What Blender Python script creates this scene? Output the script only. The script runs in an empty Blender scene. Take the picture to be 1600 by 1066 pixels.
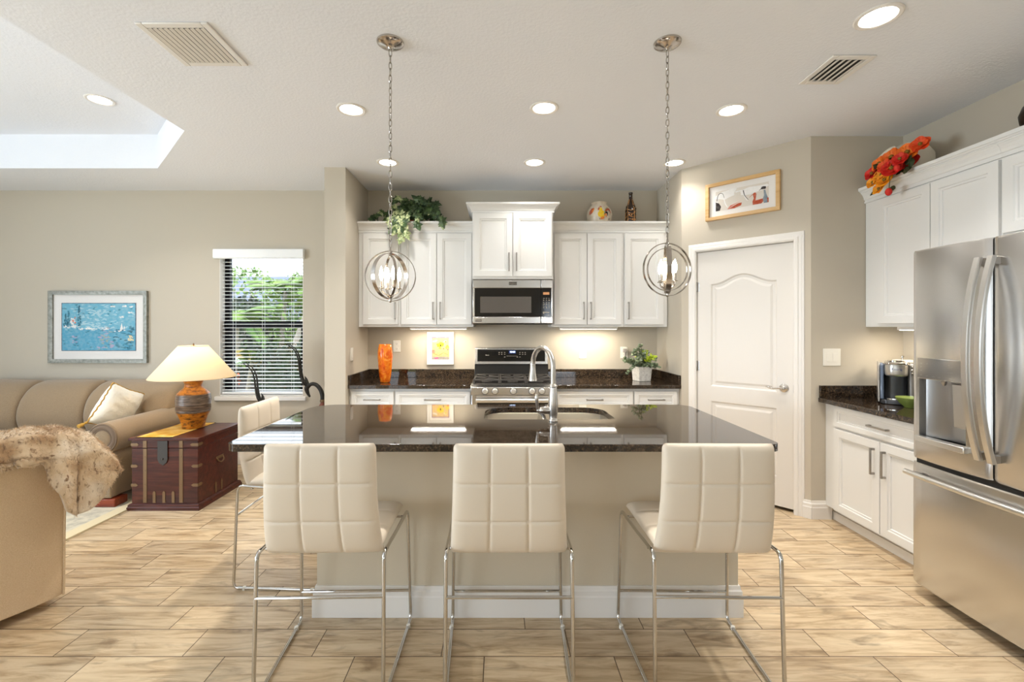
import bpy, bmesh, math, random
from math import pi, sin, cos, radians, sqrt, atan2
from mathutils import Vector, Matrix, noise

SC = bpy.context.scene
COL = SC.collection
random.seed(7)


def srgb(r, g, b):
    def f(c):
        c /= 255.0
        return c / 12.92 if c <= 0.04045 else ((c + 0.055) / 1.055) ** 2.4
    return (f(r), f(g), f(b), 1.0)


# ---------------------------------------------------------------- camera
cam_d = bpy.data.cameras.new('camera')
cam = bpy.data.objects.new('camera', cam_d)
COL.objects.link(cam)
cam.location = (0, 0, 1.446)
cam.rotation_euler = (pi / 2, 0, 0)
cam_d.sensor_width = 36
cam_d.lens = 16.0
cam_d.shift_x = 20 / 1600.0
cam_d.shift_y = -22 / 1600.0
cam_d.clip_start = 0.02
SC.camera = cam

# ---------------------------------------------------------------- light and exposure
SC.view_settings.view_transform = 'Standard'
SC.view_settings.look = 'None'
SC.view_settings.gamma = 1.0
SC.view_settings.use_curve_mapping = False
SC.view_settings.exposure = 0.40

W = bpy.data.worlds.new('world')
SC.world = W
W.use_nodes = True
_bg = W.node_tree.nodes['Background']
_bg.inputs[0].default_value = (0.80, 0.90, 1.0, 1)
_bg.inputs[1].default_value = 3.6

P_DOWN = 11.5        # each recessed lamp
P_UNDER = 4.4        # each under-cabinet strip
P_BULB = 0.5         # each pendant bulb
P_LAMP = 10.0         # table lamp
P_REAR_FILL = 34.0       # added daylight fill, entering unseen openings behind the camera
P_SIDE = 195.0        # added daylight fill, entering an unseen opening on the left


def light(name, kind, loc, power, color, rot=(0, 0, 0), parent=None, size=None, size_y=None, shape=None, spread=None, radius=None):
    d = bpy.data.lights.new(name, kind)
    d.energy = power
    d.color = color
    if kind == 'AREA':
        d.shape = shape or ('RECTANGLE' if size_y else 'SQUARE')
        d.size = size
        if size_y:
            d.size_y = size_y
        if spread:
            d.spread = spread
    if radius is not None:
        d.shadow_soft_size = radius
    o = bpy.data.objects.new(name, d)
    COL.objects.link(o)
    o.location = loc
    o.rotation_euler = rot
    if parent:
        o.parent = parent
    return o


sun = light('sun', 'SUN', (0, 0, 8), 1.2, (1.0, 0.95, 0.86), rot=(0, radians(38), 0))
sun.data.angle = radians(1.0)
light('daylight_sliding_door', 'AREA', (-3.3, -3.72, 1.20), P_REAR_FILL, (0.90, 0.95, 1.0), rot=(radians(158), 0, 0), size=1.8, size_y=2.3)  # added fill light behind the camera, tilted up to brighten the ceiling
light('daylight_breakfast_window', 'AREA', (1.7, -3.72, 1.55), P_REAR_FILL * 0.5, (0.90, 0.95, 1.0), rot=(radians(158), 0, 0), size=1.0, size_y=1.1)  # second added fill behind the camera, in an unseen opening
light('daylight_side_window', 'AREA', (-6.72, 0.1, 1.30), P_SIDE, (0.74, 0.87, 1.0), rot=(radians(134), 0, radians(-90)), size=2.0, size_y=1.9)  # added fill from an unseen left opening, aimed up at the ceiling

light('daylight_side_window_sky', 'AREA', (-6.74, 0.1, 1.32), P_SIDE * .22, (0.82, 0.91, 1.0), rot=(radians(72), 0, radians(-90)), size=2.0, size_y=1.9)  # downward part of the added left fill


# ---------------------------------------------------------------- material helpers
def new_mat(name):
    m = bpy.data.materials.new(name)
    m.use_nodes = True
    nt = m.node_tree
    b = nt.nodes['Principled BSDF']
    return m, nt, b


def N(nt, kind, **kw):
    n = nt.nodes.new(kind)
    for k, v in kw.items():
        setattr(n, k, v)
    return n


def ramp(nt, fac, stops):
    r = N(nt, 'ShaderNodeValToRGB')
    el = r.color_ramp.elements
    while len(el) < len(stops):
        el.new(0.5)
    for e, (p, c) in zip(el, stops):
        e.position = p
        e.color = c
    nt.links.new(fac, r.inputs[0])
    return r.outputs[0]


def coords(nt, scale=(1, 1, 1), kind='Object'):
    tc = N(nt, 'ShaderNodeTexCoord')
    mp = N(nt, 'ShaderNodeMapping')
    mp.inputs['Scale'].default_value = scale
    nt.links.new(tc.outputs[kind], mp.inputs['Vector'])
    return mp.outputs[0]


def noise_tex(nt, vec, scale, detail=3, rough=0.55, dist=0.0):
    n = N(nt, 'ShaderNodeTexNoise')
    n.inputs['Scale'].default_value = scale
    n.inputs['Detail'].default_value = detail
    n.inputs['Roughness'].default_value = rough
    n.inputs['Distortion'].default_value = dist
    if vec is not None:
        nt.links.new(vec, n.inputs['Vector'])
    return n.outputs[0]


def add_bump(nt, b, h, strength, dist=0.01):
    bp = N(nt, 'ShaderNodeBump')
    bp.inputs['Strength'].default_value = strength
    bp.inputs['Distance'].default_value = dist
    nt.links.new(h, bp.inputs['Height'])
    nt.links.new(bp.outputs[0], b.inputs['Normal'])


def mat(name, col, rough=0.5, metal=0.0, spec=0.5, bump=None, var=None, coat=0.0, sheen=0.0, emit=None, sss=0.0):
    """plain procedural material; bump=(scale, strength, dist); var=(scale, colour2, low, high)"""
    m, nt, b = new_mat(name)
    b.inputs['Base Color'].default_value = col
    b.inputs['Roughness'].default_value = rough
    b.inputs['Metallic'].default_value = metal
    b.inputs['Specular IOR Level'].default_value = spec
    b.inputs['Coat Weight'].default_value = coat
    b.inputs['Sheen Weight'].default_value = sheen
    v = None
    if bump or var:
        v = coords(nt)
    if var:
        sc, c2, lo, hi = var
        f = noise_tex(nt, v, sc, 4)
        c = ramp(nt, f, [(lo, col), (hi, c2)])
        nt.links.new(c, b.inputs['Base Color'])
    if bump:
        sc, st, di = bump
        add_bump(nt, b, noise_tex(nt, v, sc, 3), st, di)
    if emit:
        b.inputs['Emission Color'].default_value = emit[0]
        b.inputs['Emission Strength'].default_value = emit[1]
    return m


def wood_mat(name, c1, c2, c3, axis=0, scale=3.0, rough=0.4):
    m, nt, b = new_mat(name)
    s = [14, 14, 14]
    s[axis] = 1.2
    v = coords(nt, tuple(x * scale / 3 for x in s))
    f = noise_tex(nt, v, 2.2, 6, 0.62, 0.6)
    c = ramp(nt, f, [(0.28, c1), (0.5, c2), (0.74, c3)])
    nt.links.new(c, b.inputs['Base Color'])
    b.inputs['Roughness'].default_value = rough
    add_bump(nt, b, f, 0.12, 0.004)
    return m


def granite_mat():
    m, nt, b = new_mat('dark_brown_granite')
    v = coords(nt)
    f1 = noise_tex(nt, v, 95, 4, 0.7)
    f2 = noise_tex(nt, v, 26, 3, 0.6, 0.4)
    c1 = ramp(nt, f1, [(0.34, srgb(14, 12, 10)), (0.50, srgb(40, 32, 25)), (0.60, srgb(92, 74, 55)), (0.72, srgb(140, 122, 100))])
    c2 = ramp(nt, f2, [(0.36, srgb(12, 10, 9)), (0.62, srgb(70, 55, 42))])
    mx = N(nt, 'ShaderNodeMix', data_type='RGBA', blend_type='MIX')
    mx.inputs[0].default_value = 0.45
    nt.links.new(c1, mx.inputs[6])
    nt.links.new(c2, mx.inputs[7])
    nt.links.new(mx.outputs[2], b.inputs['Base Color'])
    b.inputs['Roughness'].default_value = 0.035
    b.inputs['Specular IOR Level'].default_value = 0.62
    return m


def steel_mat(name, col, rough, axis=2, streak=0.03):
    m, nt, b = new_mat(name)
    s = [420, 420, 420]
    s[axis] = 4
    v = coords(nt, tuple(s))
    f = noise_tex(nt, v, 1.0, 2)
    r = N(nt, 'ShaderNodeMapRange')
    r.inputs[3].default_value = rough - streak * 0.5
    r.inputs[4].default_value = rough + streak * 0.5
    nt.links.new(f, r.inputs[0])
    nt.links.new(r.outputs[0], b.inputs['Roughness'])
    b.inputs['Base Color'].default_value = col
    b.inputs['Metallic'].default_value = 1.0
    return m


def floor_mat():
    m, nt, b = new_mat('wood_look_tile')
    L = nt.links
    g = N(nt, 'ShaderNodeNewGeometry')
    sp = N(nt, 'ShaderNodeSeparateXYZ')
    L.new(g.outputs['Position'], sp.inputs[0])

    def M(op, a, c=None, clamp=False):
        n = N(nt, 'ShaderNodeMath', operation=op)
        n.use_clamp = clamp
        for i, x in enumerate((a, c)):
            if x is None:
                continue
            if isinstance(x, (int, float)):
                n.inputs[i].default_value = x
            else:
                L.new(x, n.inputs[i])
        return n.outputs[0]
    X, Y = sp.outputs[0], sp.outputs[1]
    v = M('DIVIDE', M('SUBTRACT', Y, 1.996), 0.180)
    row = M('FLOOR', v)
    fv = M('MULTIPLY', M('SUBTRACT', v, row), 0.180)
    u = M('DIVIDE', M('ADD', M('SUBTRACT', X, 1.449), M('MULTIPLY', row, 0.1893)), 0.568)
    pl = M('FLOOR', u)
    fu = M('MULTIPLY', M('SUBTRACT', u, pl), 0.568)
    du = M('MINIMUM', fu, M('SUBTRACT', 0.568, fu))
    dv = M('MINIMUM', fv, M('SUBTRACT', 0.180, fv))
    dd = M('MINIMUM', du, dv)
    grout = M('SUBTRACT', 1.0, M('DIVIDE', M('SUBTRACT', dd, 0.0014), 0.0012, clamp=False), clamp=True)
    cb = N(nt, 'ShaderNodeCombineXYZ')
    L.new(row, cb.inputs[0])
    L.new(pl, cb.inputs[1])
    wn = N(nt, 'ShaderNodeTexWhiteNoise', noise_dimensions='2D')
    L.new(cb.outputs[0], wn.inputs['Vector'])
    rnd = wn.outputs['Value']
    cv = N(nt, 'ShaderNodeCombineXYZ')
    L.new(M('ADD', M('MULTIPLY', X, 2.2), M('MULTIPLY', rnd, 37)), cv.inputs[0])
    L.new(M('MULTIPLY', Y, 17), cv.inputs[1])
    L.new(M('MULTIPLY', rnd, 91), cv.inputs[2])
    f = noise_tex(nt, cv.outputs[0], 1.5, 6, 0.62, 0.8)
    grain = ramp(nt, f, [(0.24, srgb(128, 104, 78)), (0.38, srgb(184, 158, 124)), (0.54, srgb(211, 189, 156)), (0.78, srgb(226, 208, 178))])
    cv2 = N(nt, 'ShaderNodeCombineXYZ')
    L.new(M('ADD', M('MULTIPLY', X, 1.6), M('MULTIPLY', rnd, 53)), cv2.inputs[0])
    L.new(M('MULTIPLY', Y, 6.5), cv2.inputs[1])
    f2 = noise_tex(nt, cv2.outputs[0], 1.7, 4, 0.55, 1.4)
    smudge = ramp(nt, f2, [(0.55, (0, 0, 0, 1)), (0.74, (1, 1, 1, 1))])
    mx = N(nt, 'ShaderNodeMix', data_type='RGBA')
    L.new(M('MULTIPLY', smudge, 0.70), mx.inputs[0])
    L.new(grain, mx.inputs[6])
    mx.inputs[7].default_value = srgb(116, 92, 68)
    tone = N(nt, 'ShaderNodeMix', data_type='RGBA', blend_type='MULTIPLY')
    tone.inputs[0].default_value = 1.0
    L.new(mx.outputs[2], tone.inputs[6])
    tr = ramp(nt, rnd, [(0.0, (0.88, 0.88, 0.89, 1)), (1.0, (1.06, 1.04, 1.0, 1))])
    L.new(tr, tone.inputs[7])
    fin = N(nt, 'ShaderNodeMix', data_type='RGBA')
    L.new(grout, fin.inputs[0])
    L.new(tone.outputs[2], fin.inputs[6])
    fin.inputs[7].default_value = srgb(96, 78, 60)
    L.new(fin.outputs[2], b.inputs['Base Color'])
    rr = M('ADD', M('MULTIPLY', grout, 0.4), 0.30)
    L.new(rr, b.inputs['Roughness'])
    h = M('SUBTRACT', M('MULTIPLY', f, 0.15), grout)
    add_bump(nt, b, h, 0.25, 0.003)
    return m


def thin_glass(name, tint=(1, 1, 1, 1), gloss=0.08):
    m = bpy.data.materials.new(name)
    m.use_nodes = True
    nt = m.node_tree
    nt.nodes.clear()
    out = N(nt, 'ShaderNodeOutputMaterial')
    t = N(nt, 'ShaderNodeBsdfTransparent')
    t.inputs[0].default_value = tint
    g = N(nt, 'ShaderNodeBsdfGlossy')
    g.inputs['Roughness'].default_value = 0.02
    lw = N(nt, 'ShaderNodeLayerWeight')
    lw.inputs[0].default_value = 0.5
    pw = N(nt, 'ShaderNodeMath', operation='POWER')
    pw.inputs[1].default_value = 5.0
    nt.links.new(lw.outputs['Facing'], pw.inputs[0])
    ma = N(nt, 'ShaderNodeMath', operation='MULTIPLY_ADD')
    ma.inputs[1].default_value = 0.9
    ma.inputs[2].default_value = 0.03
    nt.links.new(pw.outputs[0], ma.inputs[0])
    mx = N(nt, 'ShaderNodeMixShader')
    nt.links.new(ma.outputs[0], mx.inputs[0])
    nt.links.new(t.outputs[0], mx.inputs[1])
    nt.links.new(g.outputs[0], mx.inputs[2])
    nt.links.new(mx.outputs[0], out.inputs[0])
    return m


def emit_mat(name, col, strength):
    m = bpy.data.materials.new(name)
    m.use_nodes = True
    nt = m.node_tree
    nt.nodes.clear()
    out = N(nt, 'ShaderNodeOutputMaterial')
    e = N(nt, 'ShaderNodeEmission')
    e.inputs[0].default_value = col
    e.inputs[1].default_value = strength
    nt.links.new(e.outputs[0], out.inputs[0])
    return m


M = {}
M['wall'] = mat('greige_wall_paint', srgb(198, 189, 173), 0.75, spec=0.25, bump=(160, 0.12, 0.003))
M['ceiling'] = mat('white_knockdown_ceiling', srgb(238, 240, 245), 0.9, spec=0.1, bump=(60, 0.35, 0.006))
M['trim'] = mat('white_semigloss_trim', srgb(234, 230, 224), 0.4, spec=0.4)
M['door'] = mat('white_painted_door', srgb(226, 221, 214), 0.45, spec=0.4)
M['cabinet'] = mat('white_cabinet_lacquer', srgb(231, 230, 227), 0.38, spec=0.4)
M['gap'] = mat('shadowed_cabinet_gap', srgb(120, 116, 110), 0.8)
M['island'] = mat('greige_island_paint', srgb(206, 194, 172), 0.7, spec=0.25, bump=(140, 0.15, 0.003))
M['granite'] = granite_mat()
M['floor'] = floor_mat()
M['steel'] = steel_mat('brushed_stainless', (0.62, 0.61, 0.595, 1), 0.25, axis=0)
M['steel_h'] = steel_mat('satin_stainless_bar', (0.70, 0.69, 0.67, 1), 0.30, axis=2)
M['sink'] = steel_mat('sink_stainless', (0.66, 0.65, 0.63, 1), 0.22, axis=1)
M['nickel'] = mat('brushed_nickel', (0.60, 0.575, 0.54, 1), 0.27, 1.0)
M['pull'] = mat('satin_nickel_pull', (0.38, 0.355, 0.325, 1), 0.34, 1.0)
M['chrome'] = mat('polished_chrome', (0.62, 0.605, 0.58, 1), 0.08, 1.0)
M['ringmetal'] = mat('polished_nickel_band', (0.50, 0.46, 0.42, 1), 0.18, 1.0)
M['chain'] = mat('nickel_chain', (0.46, 0.43, 0.39, 1), 0.22, 1.0)
M['leather'] = mat('cream_faux_leather', srgb(228, 214, 194), 0.42, spec=0.45, bump=(260, 0.10, 0.002))
M['black_gloss'] = mat('black_glass', srgb(16, 14, 13), 0.06, spec=0.6)
M['black'] = mat('black_enamel', srgb(20, 18, 17), 0.25, spec=0.5)
M['iron'] = mat('cast_iron', srgb(62, 57, 52), 0.55, bump=(200, 0.3, 0.002))
M['dark_metal'] = mat('dark_patina_metal', srgb(52, 50, 47), 0.45, 0.7, bump=(60, 0.4, 0.003))
M['bronze'] = mat('bronze_window_frame', srgb(14, 13, 16), 0.6, spec=0.2)
M['blind'] = mat('white_blind', srgb(248, 249, 249), 0.5)
M['glass'] = thin_glass('window_glass')
M['plate'] = mat('white_plastic_plate', srgb(240, 236, 226), 0.35)
M['slot'] = mat('dark_slot', srgb(60, 56, 50), 0.6)
M['lens'] = emit_mat('lit_lens', (1.0, 0.95, 0.86, 1), 14.0)
M['strip'] = emit_mat('lit_strip', (1.0, 0.93, 0.80, 1), 9.0)
M['bulb'] = emit_mat('lit_bulb', (1.0, 0.88, 0.70, 1), 26.0)
M['sofa'] = mat('taupe_chenille', srgb(140, 119, 94), 0.9, spec=0.1, bump=(320, 0.5, 0.003), var=(240, srgb(160, 138, 110), 0.35, 0.7), sheen=0.3)
M['sofa_trim'] = mat('taupe_piping', srgb(126, 108, 92), 0.85, spec=0.1)
M['armchair'] = mat('tan_woven_upholstery', srgb(212, 184, 148), 0.9, spec=0.1, bump=(380, 0.5, 0.003), var=(300, srgb(228, 204, 170), 0.35, 0.7), sheen=0.2)
M['chest'] = wood_mat('dark_mahogany', srgb(44, 16, 12), srgb(72, 28, 20), srgb(100, 44, 30), axis=0, rough=0.32)
M['brass'] = mat('aged_brass', srgb(132, 106, 78), 0.45, 0.6, bump=(120, 0.3, 0.002))
M['foot'] = wood_mat('cherry_foot', srgb(110, 40, 20), srgb(140, 58, 28), srgb(160, 76, 40), axis=0)
M['runner'] = mat('gold_runner', srgb(214, 158, 34), 0.6, var=(9, srgb(232, 196, 110), 0.4, 0.62), bump=(200, 0.3, 0.002))
M['fringe'] = mat('dark_fringe', srgb(60, 44, 22), 0.8)
M['white_cloth'] = mat('ivory_cushion_fabric', srgb(236, 230, 216), 0.85, spec=0.15, bump=(40, 0.4, 0.01), sheen=0.2)
M['gold'] = mat('gold_tassel', srgb(196, 150, 60), 0.6)


# ---------------------------------------------------------------- mesh helper
class MB:
    def __init__(s):
        s.bm = bmesh.new()
        s.T = Matrix()
        s.mi = 0

    def v(s, p):
        return s.bm.verts.new(s.T @ Vector(p))

    def f(s, vs):
        try:
            fc = s.bm.faces.new(vs)
            fc.material_index = s.mi
            return fc
        except ValueError:
            return None

    def poly(s, pts):
        return s.f([s.v(p) for p in pts])

    def box(s, x0, x1, y0, y1, z0, z1):
        p = [s.v((x, y, z)) for z in (z0, z1) for y in (y0, y1) for x in (x0, x1)]
        for q in ((0, 2, 3, 1), (4, 5, 7, 6), (0, 1, 5, 4), (2, 6, 7, 3), (0, 4, 6, 2), (1, 3, 7, 5)):
            s.f([p[i] for i in q])
        return s

    def loft(s, rings, close_ring=True, close_path=False, cap=True):
        R = [[s.v(p) for p in r] for r in rings]
        n = len(R[0])
        m = len(R)
        for i in range(m if close_path else m - 1):
            a, b = R[i], R[(i + 1) % m]
            for j in range(n if close_ring else n - 1):
                k = (j + 1) % n
                s.f([a[j], a[k], b[k], b[j]])
        if cap and not close_path and close_ring:
            s.f(list(reversed(R[0])))
            s.f(R[-1])
        return s

    def prism(s, pts, h, axis='z', o=0.0):
        """polygon pts (2D) extruded from o to o+h along axis"""
        def P(a, b, c):
            return {'z': (a, b, c), 'y': (a, c, b), 'x': (c, a, b)}[axis]
        return s.loft([[P(a, b, o) for a, b in pts], [P(a, b, o + h) for a, b in pts]])

    def tube(s, path, r, seg=8, closed=False, cap=True, flat=None):
        P = [Vector(p) for p in path]
        n = len(P)
        if isinstance(r, (int, float)):
            r = [r] * n
        tang = []
        for i in range(n):
            a = P[(i - 1) % n] if (closed or i > 0) else P[i]
            b = P[(i + 1) % n] if (closed or i < n - 1) else P[i]
            t = (b - a)
            tang.append(t.normalized() if t.length > 1e-9 else Vector((0, 0, 1)))
        up = Vector((0, 0, 1)) if abs(tang[0].z) < 0.9 else Vector((1, 0, 0))
        u = tang[0].cross(up).normalized()
        rings = []
        for i in range(n):
            t = tang[i]
            u = (u - t * u.dot(t))
            u = u.normalized() if u.length > 1e-6 else t.orthogonal().normalized()
            w = t.cross(u)
            fu, fw = (1, 1) if flat is None else flat
            rings.append([P[i] + (u * cos(2 * pi * k / seg) * fu + w * sin(2 * pi * k / seg) * fw) * r[i] for k in range(seg)])
        return s.loft(rings, True, closed, cap)

    def lathe(s, prof, seg=24, c=(0, 0, 0), cap=True):
        rings = [[(c[0] + r * cos(2 * pi * k / seg), c[1] + r * sin(2 * pi * k / seg), c[2] + z) for k in range(seg)] for r, z in prof]
        return s.loft(rings, True, False, cap)

    def grid(s, fn, nu, nv, cu=False, cv=False):
        V = [[s.v(fn(i / nu, j / nv)) for j in range(nv if cv else nv + 1)] for i in range(nu if cu else nu + 1)]
        for i in range(nu):
            for j in range(nv):
                a, b = V[i], V[(i + 1) % len(V)]
                jj = (j + 1) % len(a)
                s.f([a[j], b[j], b[jj], a[jj]])
        return s

    def sphere(s, c, r, nu=16, nv=10):
        rx, ry, rz = (r, r, r) if isinstance(r, (int, float)) else r
        prof = [(max(1e-4, sin(pi * i / nv)), -cos(pi * i / nv)) for i in range(nv + 1)]
        rings = [[(c[0] + rx * a * cos(2 * pi * k / nu), c[1] + ry * a * sin(2 * pi * k / nu), c[2] + rz * b) for k in range(nu)] for a, b in prof]
        return s.loft(rings)

    def rect_loops(s, x0, x1, z0, z1, loops):
        """front panel facing -y built from inset loops [(inset, y)], last one filled"""
        R = []
        for ins, y in loops:
            R.append([s.v((x0 + ins, y, z0 + ins)), s.v((x1 - ins, y, z0 + ins)), s.v((x1 - ins, y, z1 - ins)), s.v((x0 + ins, y, z1 - ins))])
        s.f(list(reversed(R[0])))
        for a, b in zip(R, R[1:]):
            for j in range(4):
                k = (j + 1) % 4
                s.f([a[j], a[k], b[k], b[j]])
        s.f(R[-1])
        return s

    def build(s, name, m, parent=None, smooth=35, bevel=0, seg=2, weld=0, **kw):
        if weld:
            bmesh.ops.remove_doubles(s.bm, verts=s.bm.verts, dist=weld)
        bmesh.ops.recalc_face_normals(s.bm, faces=s.bm.faces)
        me = bpy.data.meshes.new(name)
        s.bm.to_mesh(me)
        s.bm.free()
        for mm in (m if isinstance(m, (list, tuple)) else [m]):
            me.materials.append(M[mm] if isinstance(mm, str) else mm)
        if smooth:
            me.shade_smooth()
            me.set_sharp_from_angle(angle=radians(smooth))
        o = bpy.data.objects.new(name, me)
        COL.objects.link(o)
        if parent:
            o.parent = parent
        if bevel:
            b = o.modifiers.new('edge', 'BEVEL')
            b.width = bevel
            b.segments = seg
            b.limit_method = 'ANGLE'
            b.angle_limit = radians(40)
        for k, v in kw.items():
            o[k] = v
        return o


def tag(o, label, cat, group=None):
    o['label'] = label
    o['category'] = cat
    if group:
        o['group'] = group
    return o


def thing(name, label, cat, loc=(0, 0, 0), rotz=0.0, group=None):
    o = bpy.data.objects.new(name, None)
    o.empty_display_size = 0.05
    COL.objects.link(o)
    o.location = loc
    o.rotation_euler = (0, 0, rotz)
    return tag(o, label, cat, group)


def struct(o):
    o['kind'] = 'structure'
    return o


def copy_thing(o, label, loc=None, rotz=None):
    """a copy of a thing with its parts and sub-parts (lights included)"""
    def cp(a, par):
        c = a.copy()
        COL.objects.link(c)
        if par is not None:
            c.parent = par
        for ch in list(a.children):
            cp(ch, c)
        return c
    r = cp(o, None)
    r['label'] = label
    if loc is not None:
        r.location = loc
    if rotz is not None:
        r.rotation_euler = (0, 0, rotz)
    return r


def fillet(pts, r, n=5, closed=False):
    P = [Vector(p) for p in pts]
    out = []
    m = len(P)
    for i in range(m):
        if not closed and i in (0, m - 1):
            out.append(P[i])
            continue
        a, b, c = P[(i - 1) % m], P[i], P[(i + 1) % m]
        d1 = min(r, (a - b).length * 0.45)
        d2 = min(r, (c - b).length * 0.45)
        p0 = b + (a - b).normalized() * d1
        p2 = b + (c - b).normalized() * d2
        for k in range(n + 1):
            t = k / n
            out.append(p0 * (1 - t) ** 2 + b * 2 * t * (1 - t) + p2 * t * t)
    return out


def catmull(pts, n=8):
    P = [Vector(p) for p in pts]
    P = [P[0] * 2 - P[1]] + P + [P[-1] * 2 - P[-2]]
    out = []
    for i in range(1, len(P) - 2):
        for k in range(n):
            t = k / n
            a, b, c, d = P[i - 1], P[i], P[i + 1], P[i + 2]
            out.append(0.5 * ((2 * b) + (c - a) * t + (2 * a - 5 * b + 4 * c - d) * t * t + (3 * b - a - 3 * c + d) * t ** 3))
    out.append(P[-2])
    return out


def rrect(x0, x1, y0, y1, r, n=6):
    """rounded rectangle outline, r a number or four radii (x0y0, x1y0, x1y1, x0y1)"""
    if isinstance(r, (int, float)):
        r = [r] * 4
    out = []
    for (cx, cy, a0), rr in zip(((x0, y0, pi), (x1, y0, 1.5 * pi), (x1, y1, 0), (x0, y1, 0.5 * pi)), r):
        sx = cx + rr if cx == x0 else cx - rr
        sy = cy + rr if cy == y0 else cy - rr
        for k in range(n + 1):
            a = a0 + 0.5 * pi * k / n
            out.append((sx + rr * cos(a), sy + rr * sin(a)))
    return out


def interp(tab, t):
    for (a, va), (b, vb) in zip(tab, tab[1:]):
        if t <= b:
            k = 0 if b == a else (t - a) / (b - a)
            return va + (vb - va) * max(0, min(1, k))
    return tab[-1][1]

# ================================================================ THE SETTING
YB, ZC, XL, XR, YF = 4.804, 2.886, -6.5, 3.05, -3.5
ZT = 3.194                                   # inside height of the tray ceiling

mb = MB()
mb.box(XL - .15, XR + .15, YF - .15, YB + .15, -0.12, 0)
struct(mb.build('floor', 'floor', smooth=0))

# ceiling with an octagonal tray over the living room
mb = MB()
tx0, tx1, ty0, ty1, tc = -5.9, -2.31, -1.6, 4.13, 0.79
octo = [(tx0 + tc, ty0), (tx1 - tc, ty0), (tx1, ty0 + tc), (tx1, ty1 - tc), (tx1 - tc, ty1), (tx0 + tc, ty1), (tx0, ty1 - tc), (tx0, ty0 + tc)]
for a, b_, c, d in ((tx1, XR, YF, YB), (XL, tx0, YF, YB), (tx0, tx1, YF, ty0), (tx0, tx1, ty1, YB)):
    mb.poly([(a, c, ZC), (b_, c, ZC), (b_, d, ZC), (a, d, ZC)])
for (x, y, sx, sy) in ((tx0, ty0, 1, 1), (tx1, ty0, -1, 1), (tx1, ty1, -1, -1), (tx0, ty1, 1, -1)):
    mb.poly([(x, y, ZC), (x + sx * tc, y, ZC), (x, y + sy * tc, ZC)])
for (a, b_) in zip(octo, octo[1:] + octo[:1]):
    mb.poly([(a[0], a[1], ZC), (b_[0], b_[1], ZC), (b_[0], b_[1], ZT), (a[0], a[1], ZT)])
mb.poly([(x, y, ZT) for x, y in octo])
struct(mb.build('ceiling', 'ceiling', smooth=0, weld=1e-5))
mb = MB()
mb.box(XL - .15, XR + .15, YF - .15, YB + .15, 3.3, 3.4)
struct(mb.build('roof', 'ceiling', smooth=0))  # unseen slab added to block sky light above the ceiling


def holed_wall(name, axis, base, thick, a0, a1, hole, z1=ZC + .02):
    """wall along x (axis 'x', face at y=base) or along y (face at x=base) with rectangular holes (a0,a1,z0,z1)"""
    m_ = MB()
    segs = []
    cur = a0
    for (h0, h1, hz0, hz1) in hole:
        segs.append((cur, h0, 0, z1))
        if hz0 > 0:
            segs.append((h0, h1, 0, hz0))
        segs.append((h0, h1, hz1, z1))
        cur = h1
    segs.append((cur, a1, 0, z1))
    lo, hi = min(base, base + thick), max(base, base + thick)
    for (p, q, r, s_) in segs:
        if axis == 'x':
            m_.box(p, q, lo, hi, r, s_)
        else:
            m_.box(lo, hi, p, q, r, s_)
    return struct(m_.build(name, 'wall', smooth=0))


WX0, WX1, WZ0, WZ1 = -2.95, -2.07, 0.715, 2.245
holed_wall('wall_back', 'x', YB, .15, XL - .15, XR + .15, [(WX0, WX1, WZ0, WZ1)])
holed_wall('wall_left', 'y', XL, -.15, YF, YB, [(-0.9, 1.1, 0.35, 2.3)])  # unseen opening added for the left fill lights
holed_wall('wall_right', 'y', XR, .15, YF, YB, [])
holed_wall('wall_front', 'x', YF, -.15, XL - .15, XR + .15, [(-4.2, -2.4, 0.02, 2.4), (1.2, 2.2, 1.0, 2.1)])  # unseen openings added for the rear fill lights
mb = MB()
mb.box(-1.576, -1.386, 4.105, YB, 0, ZC + .02)
struct(mb.build('wall_stub', 'wall', smooth=0))
mb = MB()
mb.box(1.665, 1.765, 4.158, YB, 0, ZC + .02)
struct(mb.build('wall_pantry_side', 'wall', smooth=0))
mb = MB()
mb.box(2.353, XR, 3.435, 3.55, 0, ZC + .02)
struct(mb.build('wall_pantry_end', 'wall', smooth=0))
# diagonal pantry wall, in its own frame: x along the wall, room side at -y
DIAG = Matrix.Translation((1.665, 4.158, 0)) @ Matrix.Rotation(atan2(-.7227, .6912), 4, 'Z')
DROT = atan2(-.7227, .6912)
DL = 0.9995
D0, D1, DZ = 0.142, 0.882, 2.105
mb = MB()
mb.T = DIAG
mb.box(0, D0 - .012, 0, .1, 0, ZC + .02)
mb.box(D1 + .012, DL, 0, .1, 0, ZC + .02)
mb.box(D0 - .012, D1 + .012, 0, .1, DZ + .012, ZC + .02)
struct(mb.build('wall_pantry', 'wall', smooth=0))

# pantry door
door = bpy.data.objects.new('door_1', None)
COL.objects.link(door)
door.location = (1.665, 4.158, 0)
door.rotation_euler = (0, 0, DROT)
struct(door)


def arch_panel_loops(x0, x1, z0, z1, rise, ins, n=28):
    """outline of a panel with an eyebrow-arched head, inset by ins"""
    pts = [(x0 + ins, z0 + ins), (x1 - ins, z0 + ins)]
    sh = 0.045
    for k in range(n + 1):
        t = k / n
        x = x1 - ins + (x0 - x1 + 2 * ins) * t
        if rise:
            u = abs(2 * t - 1)
            z = z1 - ins + rise * (0.5 + 0.5 * cos(pi * min(1, u * 1.08))) * 0.98
        else:
            z = z1 - ins
        pts.append((x, z))
    return pts


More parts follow.
